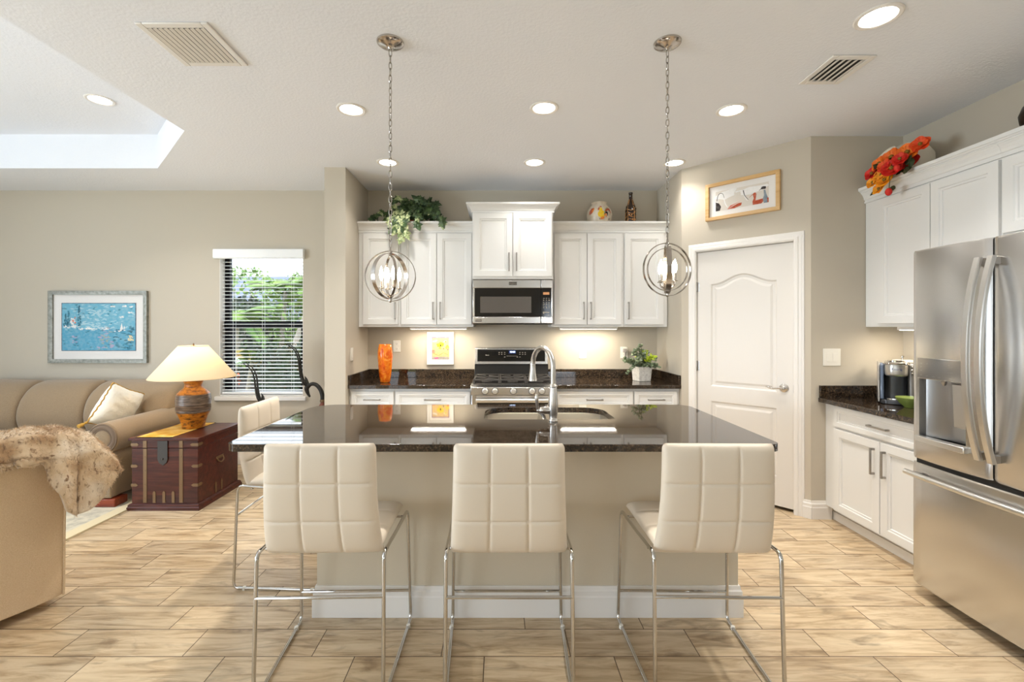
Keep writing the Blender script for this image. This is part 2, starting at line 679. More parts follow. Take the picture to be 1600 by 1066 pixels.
def door_leaf():
    m_ = MB()
    x0, x1, z0, z1 = D0, D1, 0.028, DZ
    y0, y1 = 0.012, 0.047
    panels = [(D0 + .115, D1 - .115, 0.26, 0.80, 0.0), (D0 + .115, D1 - .115, 0.93, 1.82, 0.075)]
    # front face split in strips around the panels
    def strip(a, b_, c, d):
        m_.poly([(a, y0, c), (b_, y0, c), (b_, y0, d), (a, y0, d)])
    px0, px1 = panels[0][0], panels[0][1]
    strip(x0, px0, z0, z1)
    strip(px1, x1, z0, z1)
    strip(px0, px1, z0, panels[0][2])
    strip(px0, px1, panels[0][3], panels[1][2])
    # region above the arch
    top = arch_panel_loops(px0, px1, panels[1][2], panels[1][3], panels[1][4], 0)[2:]
    m_.poly([(px0, y0, z1)] + [(x, y0, z) for x, z in reversed(top)] + [(px1, y0, z1)])
    for (a, b_, c, d, rise) in panels:
        rings = []
        for ins, dy in ((0, 0), (.012, .009), (.030, .009), (.048, .002), (.052, .002)):
            rings.append([(x, y0 + dy, z) for x, z in arch_panel_loops(a, b_, c, d, rise, ins)])
        m_.loft(rings, cap=False)
        m_.poly(rings[-1])
    m_.poly([(x0, y1, z0), (x1, y1, z0), (x1, y1, z1), (x0, y1, z1)])
    for a, b_ in (((x0, z0), (x1, z0)), ((x1, z0), (x1, z1)), ((x1, z1), (x0, z1)), ((x0, z1), (x0, z0))):
        m_.poly([(a[0], y0, a[1]), (b_[0], y0, b_[1]), (b_[0], y1, b_[1]), (a[0], y1, a[1])])
    return m_


door_leaf().build('door_leaf', 'door', door, smooth=0)
mb = MB()
CP = [(0, 0), (0, -.012), (.012, -.019), (.028, -.019), (.034, -.014), (.050, -.014), (.056, -.010), (.066, -.008), (.070, -.003), (.070, 0)]
rings = []
for (o, y) in CP:
    a = .060 - o
    rings.append([(D0 - .005 - .070 + a + .010, y, 0), (D0 - .005 - .070 + a + .010, y, DZ + .075 - a - .010), (D1 + .075 - a - .010, y, DZ + .075 - a - .010), (D1 + .075 - a - .010, y, 0)])
mb.loft(rings, close_ring=False, cap=False)
mb.box(D0 - .012, D0 - .003, 0, .1, 0, DZ + .004)
mb.box(D1 + .003, D1 + .012, 0, .1, 0, DZ + .004)
mb.box(D0 - .012, D1 + .012, 0, .1, DZ + .004, DZ + .012)
mb.build('door_frame', 'trim', door, smooth=25)
for hz in (0.25, 1.10, 1.80):
    mb = MB()
    mb.lathe([(0.006, -.045), (.0075, -.04), (.0075, .04), (.006, .045)], 10, (D0 - .002, .004, hz))
    mb.box(D0 - .004, D0 + .016, .0105, .0125, hz - .04, hz + .04)
    mb.build('hinge', 'pull', door)
mb = MB()
hx, hz = D1 - .065, 0.965
mb.T = Matrix.Translation((hx, .012, hz)) @ Matrix.Rotation(pi / 2, 4, 'X')
mb.lathe([(.001, 0), (.033, 0), (.034, .005), (.030, .010), (.016, .014), (.011, .018), (.011, .04), (.001, .042)], 24)
mb.T = Matrix()
mb.tube(catmull([(hx, -.030, hz), (hx - .03, -.038, hz + .002), (hx - .07, -.036, hz - .004), (hx - .105, -.034, hz + .004), (hx - .12, -.033, hz + .008)], 6),
        [.009] * 6 + [.0085] * 6 + [.0075] * 6 + [.006] * 6 + [.004], 10)
mb.build('door_handle', 'nickel', door)
mb = MB()
mb.box(D1 - .001, D1 + .0035, .008, .03, hz - .03, hz + .03)
mb.build('strike_plate', 'pull', door)


def baseboard(name, p, q, h=0.135):
    """along p->q, room on the right-hand side of the walk"""
    p, q = Vector((*p, 0)), Vector((*q, 0))
    d = (q - p).normalized()
    n = Vector((d.y, -d.x, 0))
    pr = [(0, 0), (.018, 0), (.018, .085), (.0145, .092), (.0145, .112), (.009, .118), (.007, h), (0, h)]
    m_ = MB()
    m_.loft([[b0 + n * (o + .0005) + Vector((0, 0, z)) for o, z in pr] for b0 in (p, q)])
    return struct(m_.build(name, 'trim', smooth=25))


def dg(t):
    v = DIAG @ Vector((t, 0, 0))
    return (v.x, v.y)


baseboard('baseboard_pantry', dg(D1 + .066), dg(DL + .004))
baseboard('baseboard_pantry_end', (2.350, 3.435), (2.50, 3.435))
baseboard('baseboard_pantry_left', dg(0), dg(D0 - .066))
baseboard('baseboard_back', (XL, YB), (-1.576, YB))
baseboard('baseboard_stub_left', (-1.576, YB), (-1.576, 4.105))
baseboard('baseboard_stub', (-1.595, 4.105), (-1.367, 4.105))

# window in the living-room wall
win = bpy.data.objects.new('window_1', None)
COL.objects.link(win)
win.location = (0, YB, 0)
struct(win)
mb = MB()
fy0, fy1 = .085, .135
for (a, b_, c, d) in ((WX0, WX0 + .055, WZ0, WZ1), (WX1 - .03, WX1, WZ0, WZ1), (WX0, WX1, WZ0, WZ0 + .04), (WX0, WX1, WZ1 - .04, WZ1)):
    mb.box(a, b_, fy0, fy1, c, d)
mb.box(WX0, WX1, fy0 - .012, fy1, 1.435, 1.505)
mb.box(WX0 + .055, WX0 + .09, fy0 - .008, fy1, WZ0, 1.45)
mb.box(WX1 - .055, WX1 - .03, fy0 - .008, fy1, WZ0, 1.45)
mb.build('window_frame', 'bronze', win, bevel=.003)
for (c, d, y) in ((WZ0 + .04, 1.45, .10), (1.49, WZ1 - .04, .115)):
    mb = MB()
    mb.box(WX0 + .04, WX1 - .03, y, y + .004, c, d)
    mb.build('pane', 'glass', win, smooth=0)
mb = MB()
mb.box(WX0 - .04, WX1 + .04, -.035, .0, WZ0 - .045, WZ0 - .0)
mb.box(WX0 + .0005, WX1 - .0005, 0, .085, WZ0, WZ0 + .012)
mb.build('window_sill', 'trim', win, bevel=.006)
mb = MB()
mb.box(WX0, WX0 + .004, 0, .085, WZ0 + .012, WZ1)
mb.box(WX1 - .004, WX1, 0, .085, WZ0 + .012, WZ1)
mb.box(WX0, WX1, 0, .085, WZ1 - .004, WZ1)
mb.build('window_reveal', 'trim', win, smooth=0)

# blind
bl = thing('window_blind', 'white horizontal slat blind lowered over the living-room window, slats open', 'blind', (0, YB, 0))
mb = MB()
mb.box(WX0 - .045, WX1 + .02, -.045, -.001, 2.165, 2.262)
mb.box(WX0 - .045, WX1 + .02, -.050, -.045, 2.172, 2.255)
mb.build('valance', 'blind', bl, bevel=.004)
nsl = 36
for k in range(nsl):
    z = 2.135 - k * (2.135 - .775) / (nsl - 1)
    mb = MB()
    mb.T = Matrix.Translation((0, .045, z)) @ Matrix.Rotation(radians(3), 4, 'X')
    mb.prism([(-.024, -.001), (-.012, .0012), (0, .0020), (.012, .0012), (.024, -.001), (.024, .0012), (.012, .0034), (0, .0042), (-.012, .0034), (-.024, .0012)], WX1 - WX0 - .03, 'x', WX0 + .015)
    mb.build('slat', 'blind', bl)
mb = MB()
mb.box(WX0 + .012, WX1 - .012, .02, .07, .735, .757)
mb.build('bottom_rail', 'blind', bl, bevel=.004)
for x in (WX0 + .13, (WX0 + WX1) / 2, WX1 - .13):
    mb = MB()
    for y in (.019, .071):
        mb.tube([(x, y, .75), (x, y, 2.18)], .0012, 5)
    mb.build('ladder_cord', 'blind', bl)

# ================================================================ GARDEN BEYOND THE WINDOW
M['lawn'] = mat('dry_lawn', srgb(122, 126, 70), 0.95, spec=0.1, var=(3, srgb(158, 150, 104), 0.3, 0.75), bump=(90, 0.6, 0.02))
M['mulch'] = mat('grey_mulch', srgb(70, 66, 62), 0.95, spec=0.1, var=(22, srgb(104, 98, 92), 0.4, 0.7))
M['hedge'] = mat('dark_hedge_leaf', srgb(22, 40, 26), 0.6, var=(4, srgb(52, 80, 44), 0.4, 0.75))
M['shrub'] = mat('light_shrub_leaf', srgb(72, 108, 40), 0.6, var=(3, srgb(130, 156, 68), 0.35, 0.75))
M['frond'] = mat('palm_leaf', srgb(62, 104, 34), 0.5, var=(2, srgb(136, 160, 62), 0.35, 0.75))
M['frond_dry'] = mat('dry_palm_leaf', srgb(168, 134, 62), 0.6, var=(3, srgb(130, 136, 66), 0.4, 0.7))
M['trunk'] = mat('pale_palm_trunk', srgb(150, 142, 128), 0.9, bump=(14, 0.6, 0.03))
M['siding'] = mat('grey_blue_siding', srgb(118, 130, 146), 0.8)
M['roofing'] = mat('slate_roofing', srgb(92, 100, 116), 0.8, bump=(20, .5, .02))
M['orange_leaf'] = mat('orange_leaf', srgb(232, 110, 36), 0.5)

mb = MB()
mb.poly([(-40, YB + .15, -.13), (20, YB + .15, -.13), (20, 60, -.13), (-40, 60, -.13)])
mb.poly([(-40, -40, -.13), (20, -40, -.13), (20, YF - .15, -.13), (-40, YF - .15, -.13)])
mb.poly([(-40, YF - .15, -.13), (XL - .15, YF - .15, -.13), (XL - .15, YB + .15, -.13), (-40, YB + .15, -.13)])
struct(mb.build('ground_lawn', 'lawn', smooth=0))
mb = MB()
mb.box(-16, 2, 10.9, 16, -.12, -.05)
struct(mb.build('ground_mulch', 'mulch', smooth=0))


def leaf_cloud(m_, n, fn, size, rnd):
    for _ in range(n):
        p = Vector(fn(rnd))
        d = Vector((rnd.gauss(0, 1), rnd.gauss(0, 1), rnd.gauss(0, 1))).normalized()
        w = d.orthogonal().normalized()
        w = Matrix.Rotation(rnd.uniform(0, 6.28), 3, d) @ w
        l = size * rnd.uniform(.6, 1.3)
        m_.poly([p, p + d * l * .5 + w * l * .22, p + d * l, p + d * l * .5 - w * l * .22])


rnd = random.Random(3)
mb = MB()


def hedge_fn(r):
    x, y, z = r.uniform(-5.1, -3.6), r.uniform(9.4, 10.6), r.uniform(-.1, 1.05)
    return (x, y, z + .08 * sin(x * 7) + .06 * sin(y * 9))


leaf_cloud(mb, 5200, hedge_fn, .12, rnd)
mb.box(-5.0, -3.7, 9.6, 10.5, -.12, .95)
tag(mb.build('hedge', 'hedge', smooth=0), 'dark green clipped hedge outside, low on the right side of the window', 'hedge')


def shrub(loc, r, h, n, m_, label):
    rn = random.Random(int(abs(loc[0]) * 100))
    b2 = MB()

    def fn(q):
        a, t, k = q.uniform(0, 6.28), q.uniform(0, 1), q.uniform(.5, 1)
        rr = r * sqrt(max(0, 1 - (2 * t - 1) ** 2 * .8)) * k
        return (rr * cos(a), rr * sin(a), .1 + h * t)
    leaf_cloud(b2, n, fn, .22, rn)
    t = thing('shrub', label, 'shrub', loc)
    b2.build('foliage', m_, t, smooth=0)
    b2 = MB()
    for k in range(5):
        a = k * 1.3
        b2.tube([(0, 0, 0), (.15 * cos(a), .15 * sin(a), h * .4), (.4 * r * cos(a), .4 * r * sin(a), h * .8)], [.04, .03, .015], 6)
    b2.build('stem', 'trunk', t)
    return t


shrub((-7.6, 13.0, -.05), 1.3, 2.2, 1700, 'hedge', 'dark bushy shrub outside behind the mulch at the left of the window')
shrub((-5.6, 13.6, -.05), 1.5, 2.9, 2000, 'shrub', 'pale green tall shrub outside in the middle of the window view')
shrub((-9.0, 15.5, -.05), 1.8, 3.4, 1700, 'shrub', 'pale green shrub outside farthest left behind the palms')
shrub((-4.2, 13.0, -.05), 1.1, 2.6, 1500, 'shrub', 'pale green shrub outside above the clipped hedge')


def frond_mesh(b2, base, direc, length, droop, nl=52, w=.017, lw=.45):
    d = Vector(direc).normalized()
    pts = []
    for k in range(13):
        t = k / 12
        pts.append(Vector(base) + d * length * t + Vector((0, 0, -droop * t * t * length)))
    b2.tube(pts, [.018 * (1 - .8 * k / 12) for k in range(13)], 5)
    side = d.cross(Vector((0, 0, 1)))
    side = side.normalized() if side.length > 1e-3 else Vector((1, 0, 0))
    for k in range(nl):
        t = .12 + .88 * k / nl
        i = min(11, int(t * 12))
        p = pts[i].lerp(pts[i + 1], t * 12 - i)
        fw = (pts[i + 1] - pts[i]).normalized()
        ll = lw * length * .45 * sin(pi * min(1, t * .85 + .12)) + .04
        for s_ in (-1, 1):
            tip = p + side * s_ * ll * .8 + fw * ll * .55 + Vector((0, 0, -.35 * ll))
            m1 = p.lerp(tip, .45) + Vector((0, 0, .05 * ll))
            b2.poly([p, m1 + fw * w, tip, m1 - fw * w])


def palm(loc, lean, h, nf, length, seed, label, dry=0, trunk_r=.07):
    rn = random.Random(seed)
    t = thing('palm', label, 'palm tree', loc)
    b2 = MB()
    pts = [Vector((lean[0] * k / 8, lean[1] * k / 8, h * k / 8)) for k in range(9)]
    b2.tube(pts, [trunk_r * (1.15 - .4 * k / 8) * (1 + .06 * (k % 2)) for k in range(9)], 9)
    b2.build('trunk', 'trunk', t)
    top = pts[-1]
    for k in range(nf):
        a = 2 * pi * k / nf + rn.uniform(-.2, .2)
        el = rn.uniform(.05, 1.1)
        b2 = MB()
        frond_mesh(b2, top, (cos(a), sin(a), el), length * rn.uniform(.8, 1.1), rn.uniform(.35, .7))
        b2.build('frond', 'frond_dry' if k < dry else 'frond', t, smooth=0)
    return t


palm((-5.3, 10.9, -.05), (.75, .3, 0), 2.35, 13, 1.25, 11, 'palm with pale leaning trunk outside on the right of the window view')
palm((-6.55, 11.2, -.05), (.05, .1, 0), 1.75, 12, 1.2, 12, 'palm with thin upright trunk outside on the left of the window view')
palm((-6.2, 12.8, -.05), (.1, .2, 0), 2.5, 12, 1.4, 13, 'tallest palm outside, its green fronds high in the window')
palm((-5.75, 10.4, -.1), (.1, 0, 0), .75, 10, 1.0, 14, 'low palm with yellowed drooping fronds outside beside the hedge', dry=6, trunk_r=.05)

rnd = random.Random(8)
mb = MB()
leaf_cloud(mb, 5200, lambda r: (r.uniform(-13.5, -2.5), r.uniform(16.6, 17.4), r.uniform(-.1, 1.75)), .24, rnd)
mb.box(-13.4, -2.6, 16.8, 17.2, -.12, 1.6)
tag(mb.build('hedge', 'hedge', smooth=0), 'tall dark hedge outside, farthest back behind the palms and shrubs', 'hedge')
shrub((-7.95, 12.0, -.05), .55, .75, 900, 'hedge', 'small dark shrub outside beside the orange-leaved plant')

hs = thing('neighbour_house', 'grey blue neighbouring house glimpsed between the palms outside', 'house', (-13.5, 24.0, -.12))
mb = MB()
mb.box(-4, 5, 0, 6, 0, 2.9)
mb.build('house_wall', 'siding', hs)
mb = MB()
mb.prism([(-.5, 2.9), (6.5, 2.9), (3, 4.6)], 10, 'x', -4.5)
mb.build('house_roof', 'roofing', hs)
mb = MB()
rn = random.Random(5)
leaf_cloud(mb, 60, lambda q: (q.uniform(-.12, .12), q.uniform(-.1, .1), q.uniform(.1, .34)), .1, rn)
croton = thing('croton', 'small orange-leaved plant outside in the mulch at lower left of the window', 'plant', (-6.72, 11.5, -.05))
mb.build('foliage', 'orange_leaf', croton, smooth=0)
mb = MB()
mb.tube([(0, 0, 0), (.01, 0, .15), (0, .02, .3)], .01, 6)
mb.build('stem', 'trunk', croton)

# ================================================================ CEILING FITTINGS
def recessed(x, y, z, label, power):
    t = thing('recessed_light', label, 'ceiling light', (x, y, z), 0, 'round recessed ceiling lights')
    m_ = MB()
    m_.lathe([(.095, -.0005), (.095, -.004), (.088, -.008), (.074, -.006), (.070, -.002), (.070, -.0005)], 32, cap=False)
    m_.build('trim_ring', 'trim', t)
    m_ = MB()
    m_.lathe([(.0001, -.003), (.069, -.003), (.069, -.0008), (.0001, -.0008)], 28)
    m_.build('lens', 'lens', t)
    light('recessed_lamp', 'AREA', (0, 0, -.02), power, (1.0, 0.965, 0.915), parent=t, size=.13, shape='DISK', spread=radians(115))
    return t


recessed(-.979, 3.01, ZC, 'recessed ceiling light left of the left pendant chain', P_DOWN)
recessed(.295, 2.99, ZC, 'recessed ceiling light midway between the two pendant chains, nearer one', P_DOWN)
recessed(1.54, 3.02, ZC, 'recessed ceiling light right of the right pendant chain, before the bird print', P_DOWN * .45)
recessed(-.975, 3.98, ZC, 'far recessed ceiling light above the ivy, seen behind the left pendant chain', P_DOWN * .28)
recessed(.308, 3.98, ZC, 'far recessed ceiling light above the microwave cabinet', P_DOWN * .28)
recessed(1.535, 3.99, ZC, 'far recessed ceiling light by the pantry wall corner, behind the right pendant chain', P_DOWN * .24)
recessed(1.757, 2.11, ZC, 'largest recessed ceiling light, at the top right beyond the narrow vent', P_DOWN)
recessed(-3.07, 3.50, ZT, 'recessed ceiling light inside the tray ceiling over the living room', P_DOWN)


def vent(x0, x1, y0, y1, n, label, ang, sw):
    t = thing('air_vent', label, 'vent', ((x0 + x1) / 2, (y0 + y1) / 2, ZC))
    a, b_ = (x1 - x0) / 2, (y1 - y0) / 2
    m_ = MB()
    i = .034
    for p in ((-a, -a + i, -b_, b_), (a - i, a, -b_, b_), (-a + i, a - i, -b_, -b_ + i), (-a + i, a - i, b_ - i, b_)):
        m_.box(p[0], p[1], p[2], p[3], -.010, -.0005)
    m_.build('frame', 'trim', t, bevel=.004)
    m_ = MB()
    m_.box(-a + i, a - i, -b_ + i, b_ - i, -.0015, -.0006)
    m_.build('duct_opening', 'slot', t, smooth=0)
    for k in range(n):
        x = -a + i + (2 * a - 2 * i) * (k + .5) / n
        m_ = MB()
        m_.T = Matrix.Translation((x, 0, -.010)) @ Matrix.Rotation(radians(ang), 4, 'Y')
        m_.box(-sw, sw, -b_ + i, b_ - i, -.0008, .0008)
        m_.build('louver', 'trim', t, smooth=0)
    return t


vent(-1.722, -1.376, 2.145, 2.497, 11, 'white square louvred air vent in the ceiling left of the left pendant', -13, .0090)
vent(1.765, 2.000, 2.405, 2.685, 5, 'narrower louvred air vent in the ceiling at upper right', -14, .0095)


def pendant(x, y, gz, label, yaws, scale=1.0):
    t = thing('pendant_light', label, 'pendant light', (x, y, ZC), 0, 'orb pendant lights over the island')
    m_ = MB()
    m_.lathe([(.0001, -.040), (.010, -.038), (.014, -.030), (.018, -.026), (.030, -.023), (.045, -.018), (.058, -.014), (.066, -.008), (.068, -.0005)], 36)
    m_.build('canopy', 'ringmetal', t)
    cz = gz - ZC
    R = .128 * scale
    top = cz + R + .018
    m_ = MB()
    z = -.040
    k = 0
    pitch = .0315
    nl = int((z - top) / pitch)
    pitch = (z - top) / nl
    for k in range(nl):
        zc = z - pitch * (k + .5)
        hl, hw = pitch * .5 + .0035, .0072
        pts = []
        for q in range(14):
            a = 2 * pi * q / 14
            px = hw * (1 if cos(a) > 0 else -1) * abs(cos(a)) ** .8
            pz = hl * sin(a)
            pts.append((px, 0, zc + pz) if k % 2 == 0 else (0, px, zc + pz))
        rr = Matrix.Rotation(radians(25 + k * 4), 3, 'Z')
        m_.tube([rr @ Vector(p) for p in pts], .0023, 6, closed=True)
    m_.build('chain', 'chain', t)

    def band(r, w, th, yaw, name):
        b2 = MB()
        b2.T = Matrix.Translation((0, 0, cz)) @ Matrix.Rotation(radians(yaw), 4, 'Z')
        rings = []
        for q in range(64):
            a = 2 * pi * q / 64
            rings.append([(rr_ * cos(a), yy, rr_ * sin(a)) for rr_, yy in ((r - th, -w / 2), (r, -w / 2), (r, w / 2), (r - th, w / 2))])
        b2.loft(rings, True, True)
        return b2.build(name, 'ringmetal', t, smooth=40)
    band(R, .011, .0036, yaws[0], 'outer_ring')
    band(R - .012, .024, .0025, yaws[1], 'band_ring')
    band(R - .026, .012, .0025, yaws[2], 'inner_ring')
    m_ = MB()
    m_.lathe([(.0001, cz + R + .02), (.005, cz + R + .018), (.006, cz + R), (.009, cz + R - .004), (.009, cz + R - .03), (.0001, cz + R - .034)], 14)
    m_.lathe([(.0001, cz - R - .006), (.006, cz - R - .003), (.009, cz - R + .004), (.007, cz - R + .016), (.016, cz - R + .026), (.018, cz - R + .032), (.006, cz - R + .036), (.0001, cz - R + .037)], 14)
    m_.build('hub', 'ringmetal', t)
    for q in range(4):
        a = radians(30 + 90 * q)
        ca, sa = cos(a), sin(a)
        arm = MB()
        arm.tube(catmull([(0, 0, cz - R + .03), (.022 * ca, .022 * sa, cz - R + .036), (.042 * ca, .042 * sa, cz - R + .052), (.046 * ca, .046 * sa, cz - .062)], 4), .0028, 6)
        arm.lathe([(.0001, -.064), (.013, -.064), (.014, -.060), (.006, -.057), (.0001, -.056)], 14, (.046 * ca, .046 * sa, cz))
        ao = arm.build('candle_arm', 'ringmetal', t)
        sl = MB()
        sl.lathe([(.0065, -.058), (.0065, -.022), (.004, -.020)], 12, (.046 * ca, .046 * sa, cz))
        sl.build('candle_sleeve', 'ringmetal', ao)
        bb = MB()
        bb.lathe([(.0045, -.020), (.0075, -.012), (.0105, .002), (.0105, .012), (.0075, .026), (.0035, .040), (.0004, .048)], 14, (.046 * ca, .046 * sa, cz))
        bb.build('bulb', 'bulb', t)
    light('pendant_lamp', 'POINT', (0, 0, cz + .005), P_BULB * 4, (1.0, 0.84, 0.62), parent=t, radius=.03)
    return t


pendant(-.550, 2.30, 1.702, 'left orb pendant light of metal rings, hanging before the ivy cabinet', (2, 58, -62), 1.0)
pendant(.852, 2.305, 1.737, 'right orb pendant light of metal rings on a long chain, beside the pantry door', (12, 74, 8), 1.05)

# ================================================================ KITCHEN CABINETS
def bar_pull(parent, x, z, length, y, vertical=True):
    """square bow pull standing off a front at plane y (front is -y)"""
    m_ = MB()
    h = length / 2
    so, w, d = .030, .006, .0045
    if vertical:
        m_.box(x - w, x + w, y - so, y - so + 2 * d, z - h, z + h)
        for e in (-1, 1):
            zz = z + e * (h - .007)
            m_.box(x - w, x + w, y - so + .002, y + .001, zz - .007, zz + .007)
    else:
        m_.box(x - h, x + h, y - so, y - so + 2 * d, z - w, z + w)
        for e in (-1, 1):
            xx = x + e * (h - .007)
            m_.box(xx - .007, xx + .007, y - so + .002, y + .001, z - w, z + w)
    return m_.build('handle', 'pull', parent, bevel=.0018)


def shaker(parent, x0, x1, z0, z1, y, name='door', st=.058):
    """recessed-panel front whose outer face is at plane y"""
    m_ = MB()
    m_.rect_loops(x0, x1, z0, z1, [(0, y + .019), (0, y + .002), (.002, y), (st - .004, y), (st, y + .006), (st + .011, y + .007), (st + .014, y + .014)])
    return m_.build(name, 'cabinet', parent, smooth=25)


def crown(parent, x0, x1, yf, zb, zt, left=False, right=False):
    pr = [(0, 0), (.010, 0), (.010, .12), (.006, .13), (.006, .20), (.013, .24), (.016, .36), (.024, .52), (.034, .64), (.038, .66), (.038, .72), (.044, .73), (.050, .80), (.056, .82), (.056, 1.0), (0, 1.0)]
    m_ = MB()
    rings = []
    H = zt - zb
    for o, k in pr:
        z = zb + k * H
        xl = x0 - (o if left else 0)
        xr = x1 + (o if right else 0)
        rings.append([(xl, -.001, z), (xl, yf - o, z), (xr, yf - o, z), (xr, -.001, z)])
    m_.loft(rings, close_ring=True, cap=True)
    return m_.build('crown_molding', 'cabinet', parent, smooth=8)


def upper(name_label, loc, rotz, w, depth, z0, ztop, fronts, zcr, crown_ends=(False, False), group=None, front_z=None, filler=()):
    """wall cabinet: local x to the right, back at y=0, front face at y=-depth"""
    t = thing('wall_cabinet', name_label, 'cabinet', loc, rotz, group)
    yf = -depth + .020
    m_ = MB()
    m_.box(.0005, w - .0005, yf, -.001, z0, zcr[0] + .03)
    m_.build('body', 'cabinet', t, bevel=.0015)
    fz0, fz1 = front_z or (z0 + .024, ztop)
    for (a, b_, hx) in fronts:
        d = shaker(t, a, b_, fz0, fz1, -depth)
        if hx is not None:
            bar_pull(d, hx, fz0 + .135, .172, -depth)
    crown(t, 0, w, yf, zcr[0], zcr[1], *crown_ends)
    return t


# back run, x measured from the stub wall
LX, RX = -1.385, .511
upper('white single-door wall cabinet at the left end under the ivy, beside the stub wall', (LX, YB, 0), 0, .413, .334, 1.446, 2.365, [(.045, .392, .362)], (2.375, 2.477))
upper('white double-door wall cabinet left of the microwave, above the flower print', (LX + .414, YB, 0), 0, .716, .334, 1.446, 2.365, [(.008, .354, .322), (.360, .700, .392)], (2.375, 2.477))
upper('white taller double-door wall cabinet directly above the microwave', (-.2535, YB, 0), 0, .7625, .523, 1.8985, 2.52, [(.012, .378, .346), (.384, .750, .416)], (2.525, 2.612), (True, True))
upper('white double-door wall cabinet right of the microwave, under the rooster jar', (RX, YB, 0), 0, .716, .334, 1.446, 2.365, [(.030, .350, .318), (.356, .690, .388)], (2.375, 2.477))
upper('white single-door wall cabinet at the right end, behind the right pendant', (RX + .717, YB, 0), 0, .430, .334, 1.446, 2.365, [(.008, .388, .040)], (2.375, 2.477))

# run on the right wall (fronts face the room)
upper('white double-door wall cabinet on the right wall above the coffee maker', (XR, 3.433, 0), -pi / 2, .938, .306, 1.446, 2.365, [(.132, .530, None), (.536, .930, None)], (2.375, 2.488))
upper('white wall cabinet above the refrigerator', (XR, 2.494, 0), -pi / 2, .86, .306, 1.93, 2.365, [(.010, .424, None), (.430, .845, None)], (2.375, 2.488), front_z=(1.956, 2.365))


def base_cab(label, loc, rotz, w, depth, drawers, doors, group=None, ends=None):
    t = thing('base_cabinet', label, 'cabinet', loc, rotz, group)
    yf = -depth + .020
    m_ = MB()
    m_.box(.0005, w - .0005, yf, -.001, .105, .877)
    m_.build('body', 'cabinet', t, bevel=.0015)
    m_ = MB()
    m_.box(.0005, w - .0005, yf + .065, -.001, 0.0005, .105)
    m_.box(.0005, w - .0005, yf + .050, yf + .065, 0.0005, .06)
    m_.build('toe_kick', 'trim', t, smooth=0)
    for (a, b_, z0, z1) in drawers:
        d = shaker(t, a, b_, z0, z1, -depth, 'drawer', st=.038)
        bar_pull(d, (a + b_) / 2, (z0 + z1) / 2, .155, -depth, False)
    for (a, b_, z0, z1, hx) in doors:
        d = shaker(t, a, b_, z0, z1, -depth)
        bar_pull(d, hx, z1 - .135, .172, -depth)
    return t


base_cab('white base cabinet at the left end of the back counter, under the orange vase', (LX, YB, 0), 0, .42, .615, [(.022, .412, .70, .852)], [(.022, .412, .115, .69, .375)])
base_cab('white base cabinet left of the range, wide drawer on top', (LX + .421, YB, 0), 0, .706, .615, [(.008, .698, .70, .852)], [(.008, .350, .115, .69, .31), (.356, .698, .115, .69, .396)])
base_cab('white base cabinet right of the range, wide drawer on top', (RX, YB, 0), 0, .728, .615, [(.012, .722, .70, .852)], [(.012, .364, .115, .69, .324), (.370, .722, .115, .69, .41)])
base_cab('white base cabinet at the right end of the back counter, under the potted plant', (RX + .729, YB, 0), 0, .424, .615, [(.006, .400, .70, .852)], [(.006, .400, .115, .69, .045)])
base_cab('white base cabinet on the right wall beside the refrigerator', (XR, 3.433, 0), -pi / 2, .925, .608, [(.105, .915, .722, .872)], [(.105, .508, .110, .706, .468), (.514, .915, .110, .706, .554)])


def counter(label, boxes, outline, z0=.880, z1=.914):
    t = thing('countertop', label, 'countertop', (0, 0, 0))
    m_ = MB()
    m_.prism(outline, z1 - z0, 'z', z0)
    m_.build('slab', 'granite', t, smooth=20, bevel=.004)
    for b_ in boxes:
        m_ = MB()
        m_.box(*b_)
        m_.build('backsplash', 'granite', t, smooth=20, bevel=.002)
    return t


counter('dark brown granite countertop left of the range with low backsplash', [(LX + .02, -.262, YB - .021, YB - .0005, .9145, 1.002), (LX + .0005, LX + .02, 4.165, YB - .0005, .9145, 1.002)],
        [(LX + .0005, 4.158), (-.260, 4.158), (-.260, YB - .0005), (LX + .0005, YB - .0005)])
counter('dark brown granite countertop right of the range with low backsplash', [(.514, 1.642, YB - .021, YB - .0005, .9145, 1.002), (1.643, 1.6635, 4.165, YB - .0005, .9145, 1.002)],
        [(.512, 4.158), (1.6635, 4.158), (1.6635, YB - .0005), (.512, YB - .0005)])
counter('dark brown granite countertop on the right under the coffee maker', [(2.412, 3.028, 3.413, 3.4345, .9145, 1.005), (3.029, 3.0495, 2.50, 3.4345, .9145, 1.005)],
        [(2.406, 3.4345), (2.406, 2.495), (3.0495, 2.495), (3.0495, 3.4345)])

# under-cabinet lights
for (x0, x1, lab) in ((-.89, -.335, 'slim lit strip light under the wall cabinets above the flower print'), (.62, 1.18, 'slim lit strip light under the wall cabinets right of the microwave')):
    t = thing('strip_light', lab, 'light', ((x0 + x1) / 2, 4.60, 1.446))
    h = (x1 - x0) / 2
    mb = MB()
    mb.box(-h - .01, h + .01, -.028, .028, -.022, -.0006)
    mb.build('housing', 'trim', t, bevel=.002)
    mb = MB()
    mb.box(-h, h, -.018, .018, -.0245, -.0215)
    mb.build('diffuser', 'strip', t, smooth=0)
    light('strip_lamp', 'AREA', (0, 0, -.03), P_UNDER, (1.0, .88, .70), rot=(radians(0), 0, 0), parent=t, size=2 * h * .96, size_y=.035)
t = thing('strip_light', 'slim strip light under the right wall cabinet above the coffee maker', 'light', (2.86, 3.02, 1.446))
mb = MB()
mb.box(-.028, .028, -.22, .22, -.022, -.0006)
mb.build('housing', 'trim', t, bevel=.002)
mb = MB()
mb.box(-.018, .018, -.21, .21, -.0245, -.0215)
mb.build('diffuser', 'strip', t, smooth=0)
